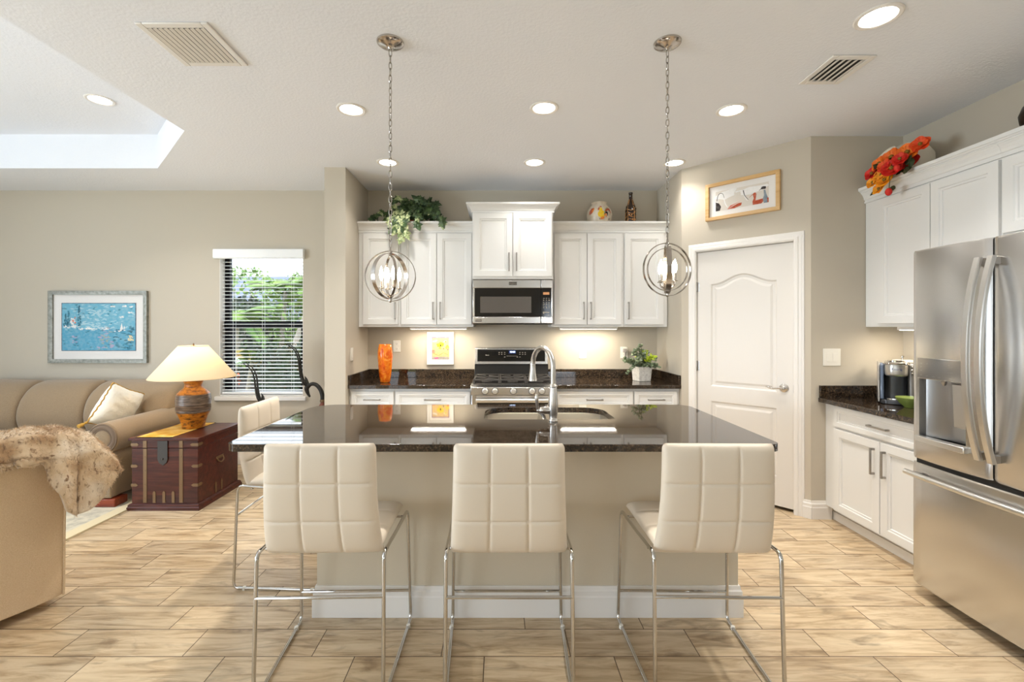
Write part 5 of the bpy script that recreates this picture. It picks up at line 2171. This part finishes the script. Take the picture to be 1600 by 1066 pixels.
# ================================================================ LIVING ROOM
rgm = mat('pale_patterned_rug', srgb(208, 200, 180), .95, spec=.1, var=(14, srgb(182, 176, 160), .45, .62), bump=(240, .5, .004))
rug = thing('area_rug', 'pale patterned area rug under the sofa and armchair', 'rug', (-3.0, 0, 0))
mb = MB()
mb.box(-2.6, -.02, 1.2, 3.72, .001, .012)
mb.build('rug_field', rgm, rug, smooth=0)
mb = MB()
for b_ in ((-.02, .075, 1.12, 3.80), (-2.70, -2.6, 1.12, 3.80), (-2.6, -.02, 1.12, 1.2), (-2.6, -.02, 3.72, 3.80)):
    mb.box(*b_, .001, .0125)
mb.build('rug_border', mat('cream_rug_border', srgb(218, 204, 170), .95, spec=.1, bump=(240, .4, .004)), rug, smooth=0)

sf = thing('sofa', 'taupe rolled-arm sofa with channelled back below the seascape print', 'sofa', (-3.035, 4.70, 0.0125))
SWD = 2.32
mb = MB()
mb.box(-SWD + .06, -.06, -1.05, -.06, .065, .30)
mb.build('base', 'sofa', sf, bevel=.03, seg=3)
for x in (-SWD + .06, -.145):
    for y in (-1.085, -.16):
        mb = MB()
        mb.box(x - .04, x + .125, y, y + .13, .0005, .064)
        mb.build('foot', 'foot', sf, bevel=.006)
for (a, b_) in ((-SWD + .215, -1.50), (-1.495, -.855), (-.85, -.215)):
    mb = MB()

    def sc(s_, t_, a=a, b_=b_):
        u, w = 2 * s_ - 1, 2 * t_ - 1
        return u, w
    cx, hw = (a + b_) / 2, (b_ - a) / 2
    for sg in (-1, 1):
        mb.grid(lambda s_, t_: (cx + hw * (2 * s_ - 1), -.72 + .36 * (2 * t_ - 1), .385 + sg * .085 * (max(0, 1 - (2 * s_ - 1) ** 8) * max(0, 1 - (2 * t_ - 1) ** 8)) ** .5 + (.02 * (1 - (2 * s_ - 1) ** 2) if sg > 0 else 0)), 18, 18)
    mb.build('seat_cushion', 'sofa', sf, smooth=70, weld=1e-4)
# back: padded channels
prof = catmull([(-.34, .36, 0), (-.43, .50, 0), (-.445, .62, 0), (-.40, .76, 0), (-.30, .865, 0), (-.17, .905, 0), (-.07, .88, 0), (-.025, .80, 0), (-.02, .55, 0), (-.02, .10, 0)], 5)
prof = [(p.x, p.y) for p in prof]
cyy = sum(p[0] for p in prof) / len(prof)
czz = .55
segs_ = [(-SWD + .04, -1.515), (-1.505, -.885), (-.875, -.075)]
for (a, b_) in segs_:
    mb = MB()
    n_ = len(prof)

    def bf(s_, t_, a=a, b_=b_):
        u = 2 * s_ - 1
        i = t_ * (n_ - 1)
        k = min(n_ - 2, int(i))
        y = prof[k][0] + (prof[k + 1][0] - prof[k][0]) * (i - k)
        z = prof[k][1] + (prof[k + 1][1] - prof[k][1]) * (i - k)
        e = .90 + .10 * (max(0, 1 - abs(u) ** 9)) ** .55
        bulge_ = .016 * (1 - u * u)
        fy = y - cyy
        yy = cyy + fy * e - (bulge_ if fy < 0 else 0)
        zz = czz + (z - czz) * (e if z > czz else 1) + (bulge_ * .5 if z > czz else 0)
        return (a + (b_ - a) * s_, yy, zz)
    mb.grid(bf, 26, 40)
    for s_ in (0, 1):
        mb.poly([bf(s_, k / 40) for k in range(41)])
    mb.build('back_cushion', 'sofa', sf, smooth=70, weld=1e-4)


def sofa_arm(x, sgn):
    m_ = MB()
    r, zc = .125, .545
    out = []
    for k in range(20):
        a = radians(-60) + radians(300) * k / 19
        out.append((x + sgn * r * cos(a) * 1.0, zc + r * sin(a)))
    pts = out + [(x - sgn * .075, .07), (x + sgn * .065, .07)]
    ys = [-1.085, -.80, -.50, -.20, -.06]
    m_.loft([[(px, y, pz) for px, pz in pts] for y in ys])
    o = m_.build('arm', 'sofa', sf, smooth=40, bevel=.010)
    m_ = MB()
    m_.T = Matrix.Translation((x, -1.085, zc)) @ Matrix.Rotation(pi / 2, 4, 'X')
    for rr in (.112, .070):
        m_.tube([(rr * cos(2 * pi * k / 32), rr * sin(2 * pi * k / 32), .002) for k in range(32)], .007, 6, closed=True)
    m_.lathe([(.112, 0), (.100, .012), (.082, .012), (.072, .002)], 32, cap=False)
    m_.build('arm_scroll', 'sofa_trim', o, smooth=60)
    m_ = MB()
    m_.T = Matrix.Translation((x, -1.085, zc)) @ Matrix.Rotation(pi / 2, 4, 'X')
    m_.lathe([(.070, .001), (.060, .009), (.03, .013), (.0001, .014)], 28)
    m_.build('arm_button', 'sofa', o, smooth=60)


sofa_arm(-.115, 1)
sofa_arm(-SWD + .115, -1)


def pillow(name_label, loc, rot, w, h, th, m_):
    t = thing('throw_pillow', name_label, 'pillow', loc)
    t.rotation_euler = rot
    b2 = MB()
    for sg in (-1, 1):
        def pf(s_, t_):
            u, v_ = 2 * s_ - 1, 2 * t_ - 1
            e = (max(0, 1 - abs(u) ** 2.6) * max(0, 1 - abs(v_) ** 2.6)) ** .55
            pin = 1 - .07 * (1 - abs(v_)) ** 1 * abs(u) ** 3
            pin2 = 1 - .07 * (1 - abs(u)) * abs(v_) ** 3
            wr = .004 * sin(16 * v_ + 3 * u) * abs(u) * (1 - abs(u))
            return (w / 2 * u * pin, sg * (th / 2 * e + wr * e * 3), h / 2 * v_ * pin2)
        b2.grid(pf, 26, 26)
    b2.build('pillow_cover', m_, t, smooth=80, weld=1e-4)
    b2 = MB()
    ed = []
    for k in range(96):
        q = k / 96 * 4
        s_, f_ = int(q), q - int(q)
        u, v_ = ((2 * f_ - 1, -1), (1, 2 * f_ - 1), (1 - 2 * f_, 1), (-1, 1 - 2 * f_))[s_]
        pin = 1 - .07 * (1 - abs(v_)) * abs(u) ** 3
        pin2 = 1 - .07 * (1 - abs(u)) * abs(v_) ** 3
        ed.append((w / 2 * u * pin, .004 * sin(k * 1.9), h / 2 * v_ * pin2))
    b2.tube(ed, .0055, 6, closed=True)
    b2.build('cord_trim', 'gold', t, smooth=60)
    for sx, sz in ((-1, -1), (1, -1)):
        b2 = MB()
        b2.T = Matrix.Translation((sx * w / 2, 0, sz * h / 2)) @ Matrix.Rotation(sx * sz * radians(45), 4, 'Y') @ Matrix.Rotation(0 if sz > 0 else pi, 4, 'Y')
        b2.lathe([(.0001, -.006), (.010, 0), (.012, .008), (.007, .016), (.014, .030), (.017, .065), (.0001, .066)], 12)
        b2.build('tassel', 'gold', t)
    return t


pillow('ivory throw pillow with gold tassels on the sofa, leaning on its arm', (-3.375, 4.02, .735), (radians(16), radians(24), radians(88)), .36, .36, .20, 'white_cloth')

# chest
ch = thing('wooden_chest', 'dark mahogany chest with aged metal straps beside the sofa', 'chest', (-2.645, 3.875, 0))
hw, hd_ = .262, .275
mb = MB()
mb.box(-hw, hw, -hd_, hd_, .045, .485)
mb.build('chest_body', 'chest', ch, bevel=.004)
mb = MB()
rings = []
for e, z in ((.024, .0005), (.024, .022), (.018, .030), (.018, .040), (.010, .048), (.0, .052)):
    rings.append([(-hw - e, -hd_ - e, z), (hw + e, -hd_ - e, z), (hw + e, hd_ + e, z), (-hw - e, hd_ + e, z)])
mb.loft(rings)
mb.build('plinth', 'chest', ch, smooth=25)
mb = MB()
mb.box(-hw - .001, hw + .001, -hd_ - .001, hd_ + .001, .487, .548)
mb.box(-hw - .016, hw + .016, -hd_ - .016, hd_ + .016, .548, .570)
mb.build('lid', 'chest', ch, bevel=.004)
for x in (-.155, .130):
    mb = MB()
    mb.box(x - .014, x + .014, -hd_ - .0035, -hd_ + .001, .055, .482)
    mb.box(x - .014, x + .014, -hd_ - .0045, -hd_ + .001, .490, .546)
    for z in (.09, .2, .31, .42, .515):
        mb.sphere((x, -hd_ - .004, z), (.005, .003, .005), 8, 5)
    mb.build('metal_strap', 'brass', ch)
for x in (-.082, -.006, .068):
    mb = MB()
    mb.prism([(x - .011, .054), (x + .011, .054), (x + .011, .135), (x + .007, .143), (x, .148), (x - .007, .143), (x - .011, .135)], .004, 'y', -hd_ - .0035)
    mb.build('metal_strap', 'brass', ch)
for y in (-.05, .03):
    mb = MB()
    mb.prism([(y - .009, .054), (y + .009, .054), (y + .009, .135), (y, .148), (y - .009, .135)], .004, 'x', hw - .0005)
    mb.build('metal_strap', 'brass', ch)
for z in (.195, .345, .515):
    for sx in (-1, 1):
        mb = MB()
        w = .052 if z < .5 else .06
        o_ = .0035 if z < .5 else .0045
        pts = [(sx * (hw + o_), z - .011), (sx * (hw - w + .014), z - .011), (sx * (hw - w), z), (sx * (hw - w + .014), z + .011), (sx * (hw + o_), z + .011)]
        mb.prism(pts, .0045, 'y', -hd_ - o_)
        if sx > 0:
            pts = [(-hd_ - .0035, z - .011), (-hd_ + w - .014, z - .011), (-hd_ + w, z), (-hd_ + w - .014, z + .011), (-hd_ - .0035, z + .011)]
            mb.prism(pts, .0045, 'x', hw - .0005)
        mb.build('corner_strap', 'brass', ch)
mb = MB()
mb.prism([(-.052, .400), (-.040, .372), (-.010, .352), (.016, .372), (.026, .400), (.026, .546), (-.052, .546)], .005, 'y', -hd_ - .0085)
mb.sphere((-.012, -hd_ - .010, .405), (.008, .005, .010), 10, 6)
mb.build('hasp', 'iron', ch)
mb = MB()
mb.prism([(-.045, .33), (.055, .33), (.055, .352), (-.045, .352)], .004, 'x', hw - .0005)
mb.tube(catmull([(hw + .004, -.038, .338), (hw + .014, -.030, .316), (hw + .018, -.005, .302), (hw + .018, .015, .302), (hw + .014, .040, .316), (hw + .004, .048, .338)], 5), .0055, 8)
mb.build('carry_handle', 'brass', ch)

rn_ = thing('table_runner', 'gold table runner with dark fringe on the wooden chest', 'runner', (-2.725, 3.875, .5705))
mb = MB()
mb.grid(lambda s_, t_: (-.145 + .28 * s_, -.268 + .536 * t_, .0016 + .0012 * sin(9 * s_ + 5 * t_) * sin(3 * t_)), 14, 24)
ro = mb.build('cloth', 'runner', rn_, smooth=80)
sm = ro.modifiers.new('thick', 'SOLIDIFY')
sm.thickness = .0024
sm.offset = 1
mb = MB()
for k in range(40):
    x = -.143 + .276 * k / 39
    for s_ in (-1, 1):
        mb.box(x - .0016, x + .0016, s_ * .268 - (.022 if s_ < 0 else 0), s_ * .268 + (.022 if s_ > 0 else 0), .0008, .0022)
mb.build('fringe', 'fringe', rn_, smooth=0)

# table lamp
lp = thing('table_lamp', 'lit table lamp with carved amber pottery base on the wooden chest', 'lamp', (-2.650, 3.945, .5755))
m_, nt, b = new_mat('glazed_pottery')
v = coords(nt)
spx = N(nt, 'ShaderNodeSeparateXYZ')
nt.links.new(v, spx.inputs[0])
f = noise_tex(nt, coords(nt, (1, 1, 2.5)), 22, 5, .65, .5)
amber = ramp(nt, f, [(.36, srgb(70, 40, 16)), (.5, srgb(176, 104, 24)), (.7, srgb(204, 132, 36))])
f3 = noise_tex(nt, coords(nt, (1, 1, 8)), 14, 4, .6)
carved = ramp(nt, f3, [(.35, srgb(70, 58, 50)), (.55, srgb(116, 98, 84)), (.75, srgb(150, 128, 110))])
band_ = ramp(nt, spx.outputs[2], [(.135, (0, 0, 0, 1)), (.14, (1, 1, 1, 1)), (.290, (1, 1, 1, 1)), (.296, (0, 0, 0, 1))])
mx = N(nt, 'ShaderNodeMix', data_type='RGBA')
nt.links.new(band_, mx.inputs[0])
nt.links.new(amber, mx.inputs[6])
nt.links.new(carved, mx.inputs[7])
nt.links.new(mx.outputs[2], b.inputs['Base Color'])
b.inputs['Roughness'].default_value = .3
add_bump(nt, b, f3, .5, .006)
M['pottery'] = m_
mb = MB()
mb.lathe([(.0001, .0005), (.080, .0005), (.084, .006), (.092, .05), (.112, .115), (.124, .135), (.129, .150), (.127, .158), (.132, .164), (.130, .20), (.134, .205), (.131, .215), (.134, .24), (.128, .270), (.126, .276), (.128, .284), (.118, .300), (.090, .330), (.068, .350), (.064, .375), (.074, .400), (.086, .412), (.086, .424), (.030, .428), (.0001, .428)], 44)
mb.build('lamp_base', 'pottery', lp, smooth=50)
mb = MB()
mb.lathe([(.008, .426), (.008, .50), (.013, .505), (.013, .55), (.0001, .552)], 14)
mb.tube([(.0, .0, .50), (.075, 0, .54), (.085, 0, .62), (.05, 0, .695), (0, 0, .712)], .002, 6)
mb.tube([(.0, .0, .50), (-.075, 0, .54), (-.085, 0, .62), (-.05, 0, .695), (0, 0, .712)], .002, 6)
mb.lathe([(.003, .70), (.005, .712), (.007, .720), (.004, .728), (.0001, .730)], 10)
for k in range(3):
    a = 2 * pi * k / 3
    mb.tube([(0, 0, .7), (.088 * cos(a), .088 * sin(a), .70)], .0018, 5)
mb.build('harp', 'brass', lp)
mb = MB()
mb.sphere((0, 0, .590), (.028, .028, .036), 16, 10)
mb.build('bulb', 'bulb', lp)
m_ = bpy.data.materials.new('pleated_shade_fabric')
m_.use_nodes = True
nt = m_.node_tree
nt.nodes.clear()
o_ = N(nt, 'ShaderNodeOutputMaterial')
df = N(nt, 'ShaderNodeBsdfDiffuse')
df.inputs[0].default_value = srgb(240, 228, 204)
tl = N(nt, 'ShaderNodeBsdfTranslucent')
tl.inputs[0].default_value = srgb(246, 226, 182)
mxs = N(nt, 'ShaderNodeMixShader')
mxs.inputs[0].default_value = .42
nt.links.new(df.outputs[0], mxs.inputs[1])
nt.links.new(tl.outputs[0], mxs.inputs[2])
nt.links.new(mxs.outputs[0], o_.inputs[0])
M['shade'] = m_
mb = MB()
rings = []
for z, r in ((.435, .322), (.440, .3215), (.50, .274), (.58, .210), (.66, .147), (.703, .112), (.706, .110)):
    rings.append([((r + (.0012 if k % 2 else -.0012)) * cos(2 * pi * k / 144), (r + (.0012 if k % 2 else -.0012)) * sin(2 * pi * k / 144), z) for k in range(144)])
mb.loft(rings, cap=False)
mb.build('lamp_shade', 'shade', lp, smooth=60)
mb = MB()
for z, r in ((.435, .3225), (.706, .1105)):
    mb.tube([(r * cos(2 * pi * k / 60), r * sin(2 * pi * k / 60), z) for k in range(60)], .003, 6, closed=True)
mb.build('shade_rim', 'shade', lp)
light('table_lamp_bulb', 'POINT', (0, 0, .600), P_LAMP, (1.0, .78, .46), parent=lp, radius=.035)

# antelope figures
M['wood_red'] = wood_mat('reddish_carved_wood', srgb(92, 46, 32), srgb(124, 66, 46), srgb(146, 84, 60), axis=2)


def antelope(label, loc, rotz, s=1.0, by=1):
    t = thing('antelope_figure', label, 'sculpture', loc, rotz)
    t.scale = (s, s, s)
    # local frame: nose towards -x; neck top at about z=.80
    b2 = MB()
    b2.tube(catmull([(.150, 0, .735), (.148, 0, .78), (.128, 0, .84), (.085, 0, .885), (.040, 0, .890), (.008, 0, .862)], 6),
            [.021 - .004 * k / 30 for k in range(31)], 12)
    b2.build('neck', 'dark_metal', t, smooth=70)
    b2 = MB()
    b2.tube(catmull([(.016, 0, .885), (.0, 0, .862), (-.004, 0, .835), (.010, 0, .795), (.028, 0, .765)], 5), [.015, .018, .021, .023, .023, .024, .024, .024, .023, .022, .021, .020, .019, .018, .016, .014, .013, .012, .011, .010, .006], 12)
    for sy in (-1, 1):
        b2.tube(catmull([(.0, sy * .010, .868), (-.012, sy * .030, .890), (-.03, sy * .045, .935), (-.040, sy * .04, .965)], 4), [.004, .007, .010, .013, .016, .017, .016, .014, .012, .009, .006, .004, .002], 8, flat=(1, .5))
    b2.build('head', 'dark_metal', t, smooth=70)
    for sy in (-1, 1):
        b2 = MB()
        pts = catmull([(-.020, sy * .012, .880), (-.052, sy * .016, .955), (-.068, sy * .018, 1.05), (-.080, sy * .020, 1.14), (-.118, sy * .022, 1.225), (-.185, sy * .024, 1.275), (-.205, sy * .024, 1.285)], 6)
        n_ = len(pts)
        b2.tube(pts, [.0135 * (1 - .85 * k / (n_ - 1)) for k in range(n_)], 8)
        b2.build('horn', 'dark_metal', t, smooth=70)
    b2 = MB()
    b2.lathe([(.020, .715), (.026, .720), (.026, .736), (.020, .742)], 16, (.150, 0, 0))
    b2.build('collar', 'brass', t)
    b2 = MB()
    b2.tube(catmull([(.150, 0, .72), (.148, 0, .68), (.146, -by * .01, .60), (.140, -by * .05, .52), (.130, -by * .12, .49), (.115, -by * .24, .485), (.100, -by * .34, .49), (.095, -by * .39, .47)], 5),
            [.017, .018, .020, .024, .028, .032, .034, .036, .040, .046, .052, .060, .068, .074, .078, .08, .08, .079, .077, .075, .074, .074, .075, .076, .077, .078, .078, .076, .072, .066, .060, .05, .04, .03, .02, .008], 14)
    b2.build('body', 'wood_red', t, smooth=70)
    for (x, y) in ((.175, -by * .07), (.085, -by * .07), (.145, -by * .34), (.055, -by * .34)):
        b2 = MB()
        b2.tube(catmull([(x, y, .46), (x + .01, y, .34), (x - .006, y, .22), (x, y, .06), (x - .004, y, .002)], 4), [.030, .028, .026, .023, .020, .018, .016, .014, .013, .0125, .012, .0115, .011, .0115, .012, .013, .014], 10)
        b2.build('leg', 'dark_metal', t, smooth=70)
    b2 = MB()
    b2.tube(catmull([(.095, -by * .38, .49), (.094, -by * .415, .46), (.094, -by * .42, .38)], 4), [.012, .011, .010, .009, .008, .007, .006, .005, .003], 8)
    b2.build('tail', 'dark_metal', t, smooth=70)
    return t


antelope('dark metal antelope figure with long horns standing near the stub wall corner', (-1.865, 4.42, 0), 0, 1.0)
antelope('smaller dark metal antelope figure in front of the window, behind the end stool', (-2.160, 4.15, 0), radians(-8), .865, -1)

# armchair with fur throw
ac = thing('armchair', 'tan upholstered armchair seen from behind at the left edge', 'armchair', (-2.25, 2.37, 0), radians(-118))
AW, AD = .86, .80
mb = MB()
mb.box(.05, AW - .05, -AD + .05, -.10, .035, .30)
mb.build('seat_base', 'armchair', ac, bevel=.02)
mb = MB()
mb.lathe([(.105, .0015), (.105, .022), (.06, .03), (.06, .036)], 32, (AW / 2 - .05, -AD / 2 + .06, 0))
mb.build('swivel_base', 'black', ac)
# back: outer face leans out slightly at the top and rolls over
bp_ = [(-.004, .048), (.0, .15), (.004, .35), (.012, .52), (.030, .66), (.050, .76), (.052, .795), (.030, .822), (-.03, .835), (-.10, .825), (-.155, .78), (-.17, .70), (-.165, .50), (-.15, .30), (-.15, .048)]
mb = MB()
rings = []
for k in range(15):
    u = k / 14
    x = AW * u
    q = abs(2 * u - 1)
    dz = -.050 * u
    rings.append([(x, y - .030 * (q ** 6), z + (dz if z > .3 else 0)) for y, z in bp_])
mb.loft(rings)
mb.build('backrest', 'armchair', ac, smooth=40, bevel=.006)
mb = MB()
for x in (.004, AW - .004):
    dz = 0 if x < .1 else -.05
    mb.tube(catmull([(x, y - .026, z + (dz if z > .3 else 0)) for y, z in bp_[:9]], 3), .0055, 6)
mb.build('piping', 'armchair', ac)
for x in (0, AW - .17):
    mb = MB()
    mb.prism([(-AD, .048), (-.12, .048), (-.12, .60), (-.2, .60), (-AD + .08, .58), (-AD, .52)], .17, 'x', x)
    mb.build('arm', 'armchair', ac, bevel=.03, seg=3)
mb = MB()
mb.box(.175, AW - .175, -AD + .02, -.165, .30, .46)
mb.build('seat_cushion', 'armchair', ac, bevel=.05, seg=4)

# throw: columns from the near end (x=.52) past the far corner (x=-.18); rows over the ridge and down the back
m_, nt, b = new_mat('spotted_faux_fur')
v = coords(nt)
f = noise_tex(nt, v, 7, 3, .5)
base_c = ramp(nt, f, [(.32, srgb(184, 148, 110)), (.5, srgb(216, 190, 156)), (.68, srgb(232, 216, 194))])
f2 = noise_tex(nt, coords(nt, (1, 1, .55)), 62, 2, .5, .4)
spot = ramp(nt, f2, [(.58, (0, 0, 0, 1)), (.70, (1, 1, 1, 1))])
mx = N(nt, 'ShaderNodeMix', data_type='RGBA')
nt.links.new(spot, mx.inputs[0])
nt.links.new(base_c, mx.inputs[6])
mx.inputs[7].default_value = srgb(150, 120, 92)
nt.links.new(mx.outputs[2], b.inputs['Base Color'])
b.inputs['Roughness'].default_value = .95
b.inputs['Specular IOR Level'].default_value = .1
b.inputs['Sheen Weight'].default_value = .4
M['fur'] = m_
th = thing('fur_throw', 'spotted cream faux fur throw draped over the armchair back', 'blanket', (-2.25, 2.37, 0), radians(-118))
RID = [(-.19, .690), (-.16, .760), (-.08, .862), (0, .895), (.12, .915), (.25, .915), (.55, .895)]
HEM = [(-.19, .650), (-.12, .560), (-.05, .500), (.0, .480), (.04, .520), (.08, .660), (.12, .775), (.20, .800), (.55, .785)]


def throw(s_, t_):
    x = .55 - .74 * s_
    rz = interp(RID, x)
    hz = min(interp(HEM, x), rz - .03)
    fold = .022 * noise.noise(Vector((x * 11 + .8 * t_, 1.3 * t_, 5.0))) + .026 * math.exp(-((x - .015 - .05 * t_) / .022) ** 2) - .020 * math.exp(-((x + .035 - .03 * t_) / .018) ** 2) + .016 * math.exp(-((x - .10 - .1 * t_) / .03) ** 2)
    pts = [(-.34, .60), (-.22, rz - .08), (-.12, rz - .005), (-.04, rz), (.035, rz - .022), (.082, min(rz - .05, .80)), (.088 + .02 * (rz - hz), .5 * (min(rz - .05, .8) + hz)), (.090, hz)]
    i = t_ * (len(pts) - 1)
    k = min(len(pts) - 2, int(i))
    q = i - k
    q = q * q * (3 - 2 * q) * .5 + q * .5
    y = pts[k][0] + (pts[k + 1][0] - pts[k][0]) * q
    z = pts[k][1] + (pts[k + 1][1] - pts[k][1]) * q
    amp = .35 + .9 * max(0, t_ - .45)
    nn = noise.noise(Vector((x * 9, y * 9 + z * 9, 2.0)))
    return Vector((x + .012 * nn, y + fold * amp * (1 if t_ > .4 else .3) + .02 * abs(nn), z + .012 * nn + .35 * fold * (t_ < .6)))


mb = MB()
mb.grid(throw, 74, 60)
to_ = mb.build('fabric', 'fur', th, smooth=80)
s_ = to_.modifiers.new('thick', 'SOLIDIFY')
s_.thickness = .022
s_.offset = 1
rnd = random.Random(17)
mb = MB()
NT = 15000
for k in range(NT):
    s_, t_ = rnd.random(), rnd.uniform(.12, 1)
    p = throw(s_, t_)
    a, c_ = throw(min(1, s_ + .01), t_) - p, throw(s_, min(1, t_ + .01)) - p
    if t_ > .985:
        c_ = p - throw(s_, t_ - .01)
    if s_ > .985:
        a = p - throw(s_ - .01, t_)
    n_ = a.cross(c_)
    if n_.length < 1e-9:
        continue
    n_.normalize()
    if n_.dot(Vector((0, .7, .7))) < 0 and t_ > .2:
        n_ = -n_
    p = p + n_ * .021
    d = (n_ * .55 + c_.normalized() * .7 + Vector((rnd.gauss(0, .35), rnd.gauss(0, .35), rnd.gauss(0, .35)))).normalized()
    w = d.orthogonal().normalized()
    w = Matrix.Rotation(rnd.uniform(0, 6.28), 3, d) @ w
    L_ = rnd.uniform(.010, .022)
    mb.poly([p - w * .0011, p + w * .0011, p + d * L_])
fo = mb.build('fur_pile', 'fur', th, smooth=0)
fo['kind'] = 'stuff'
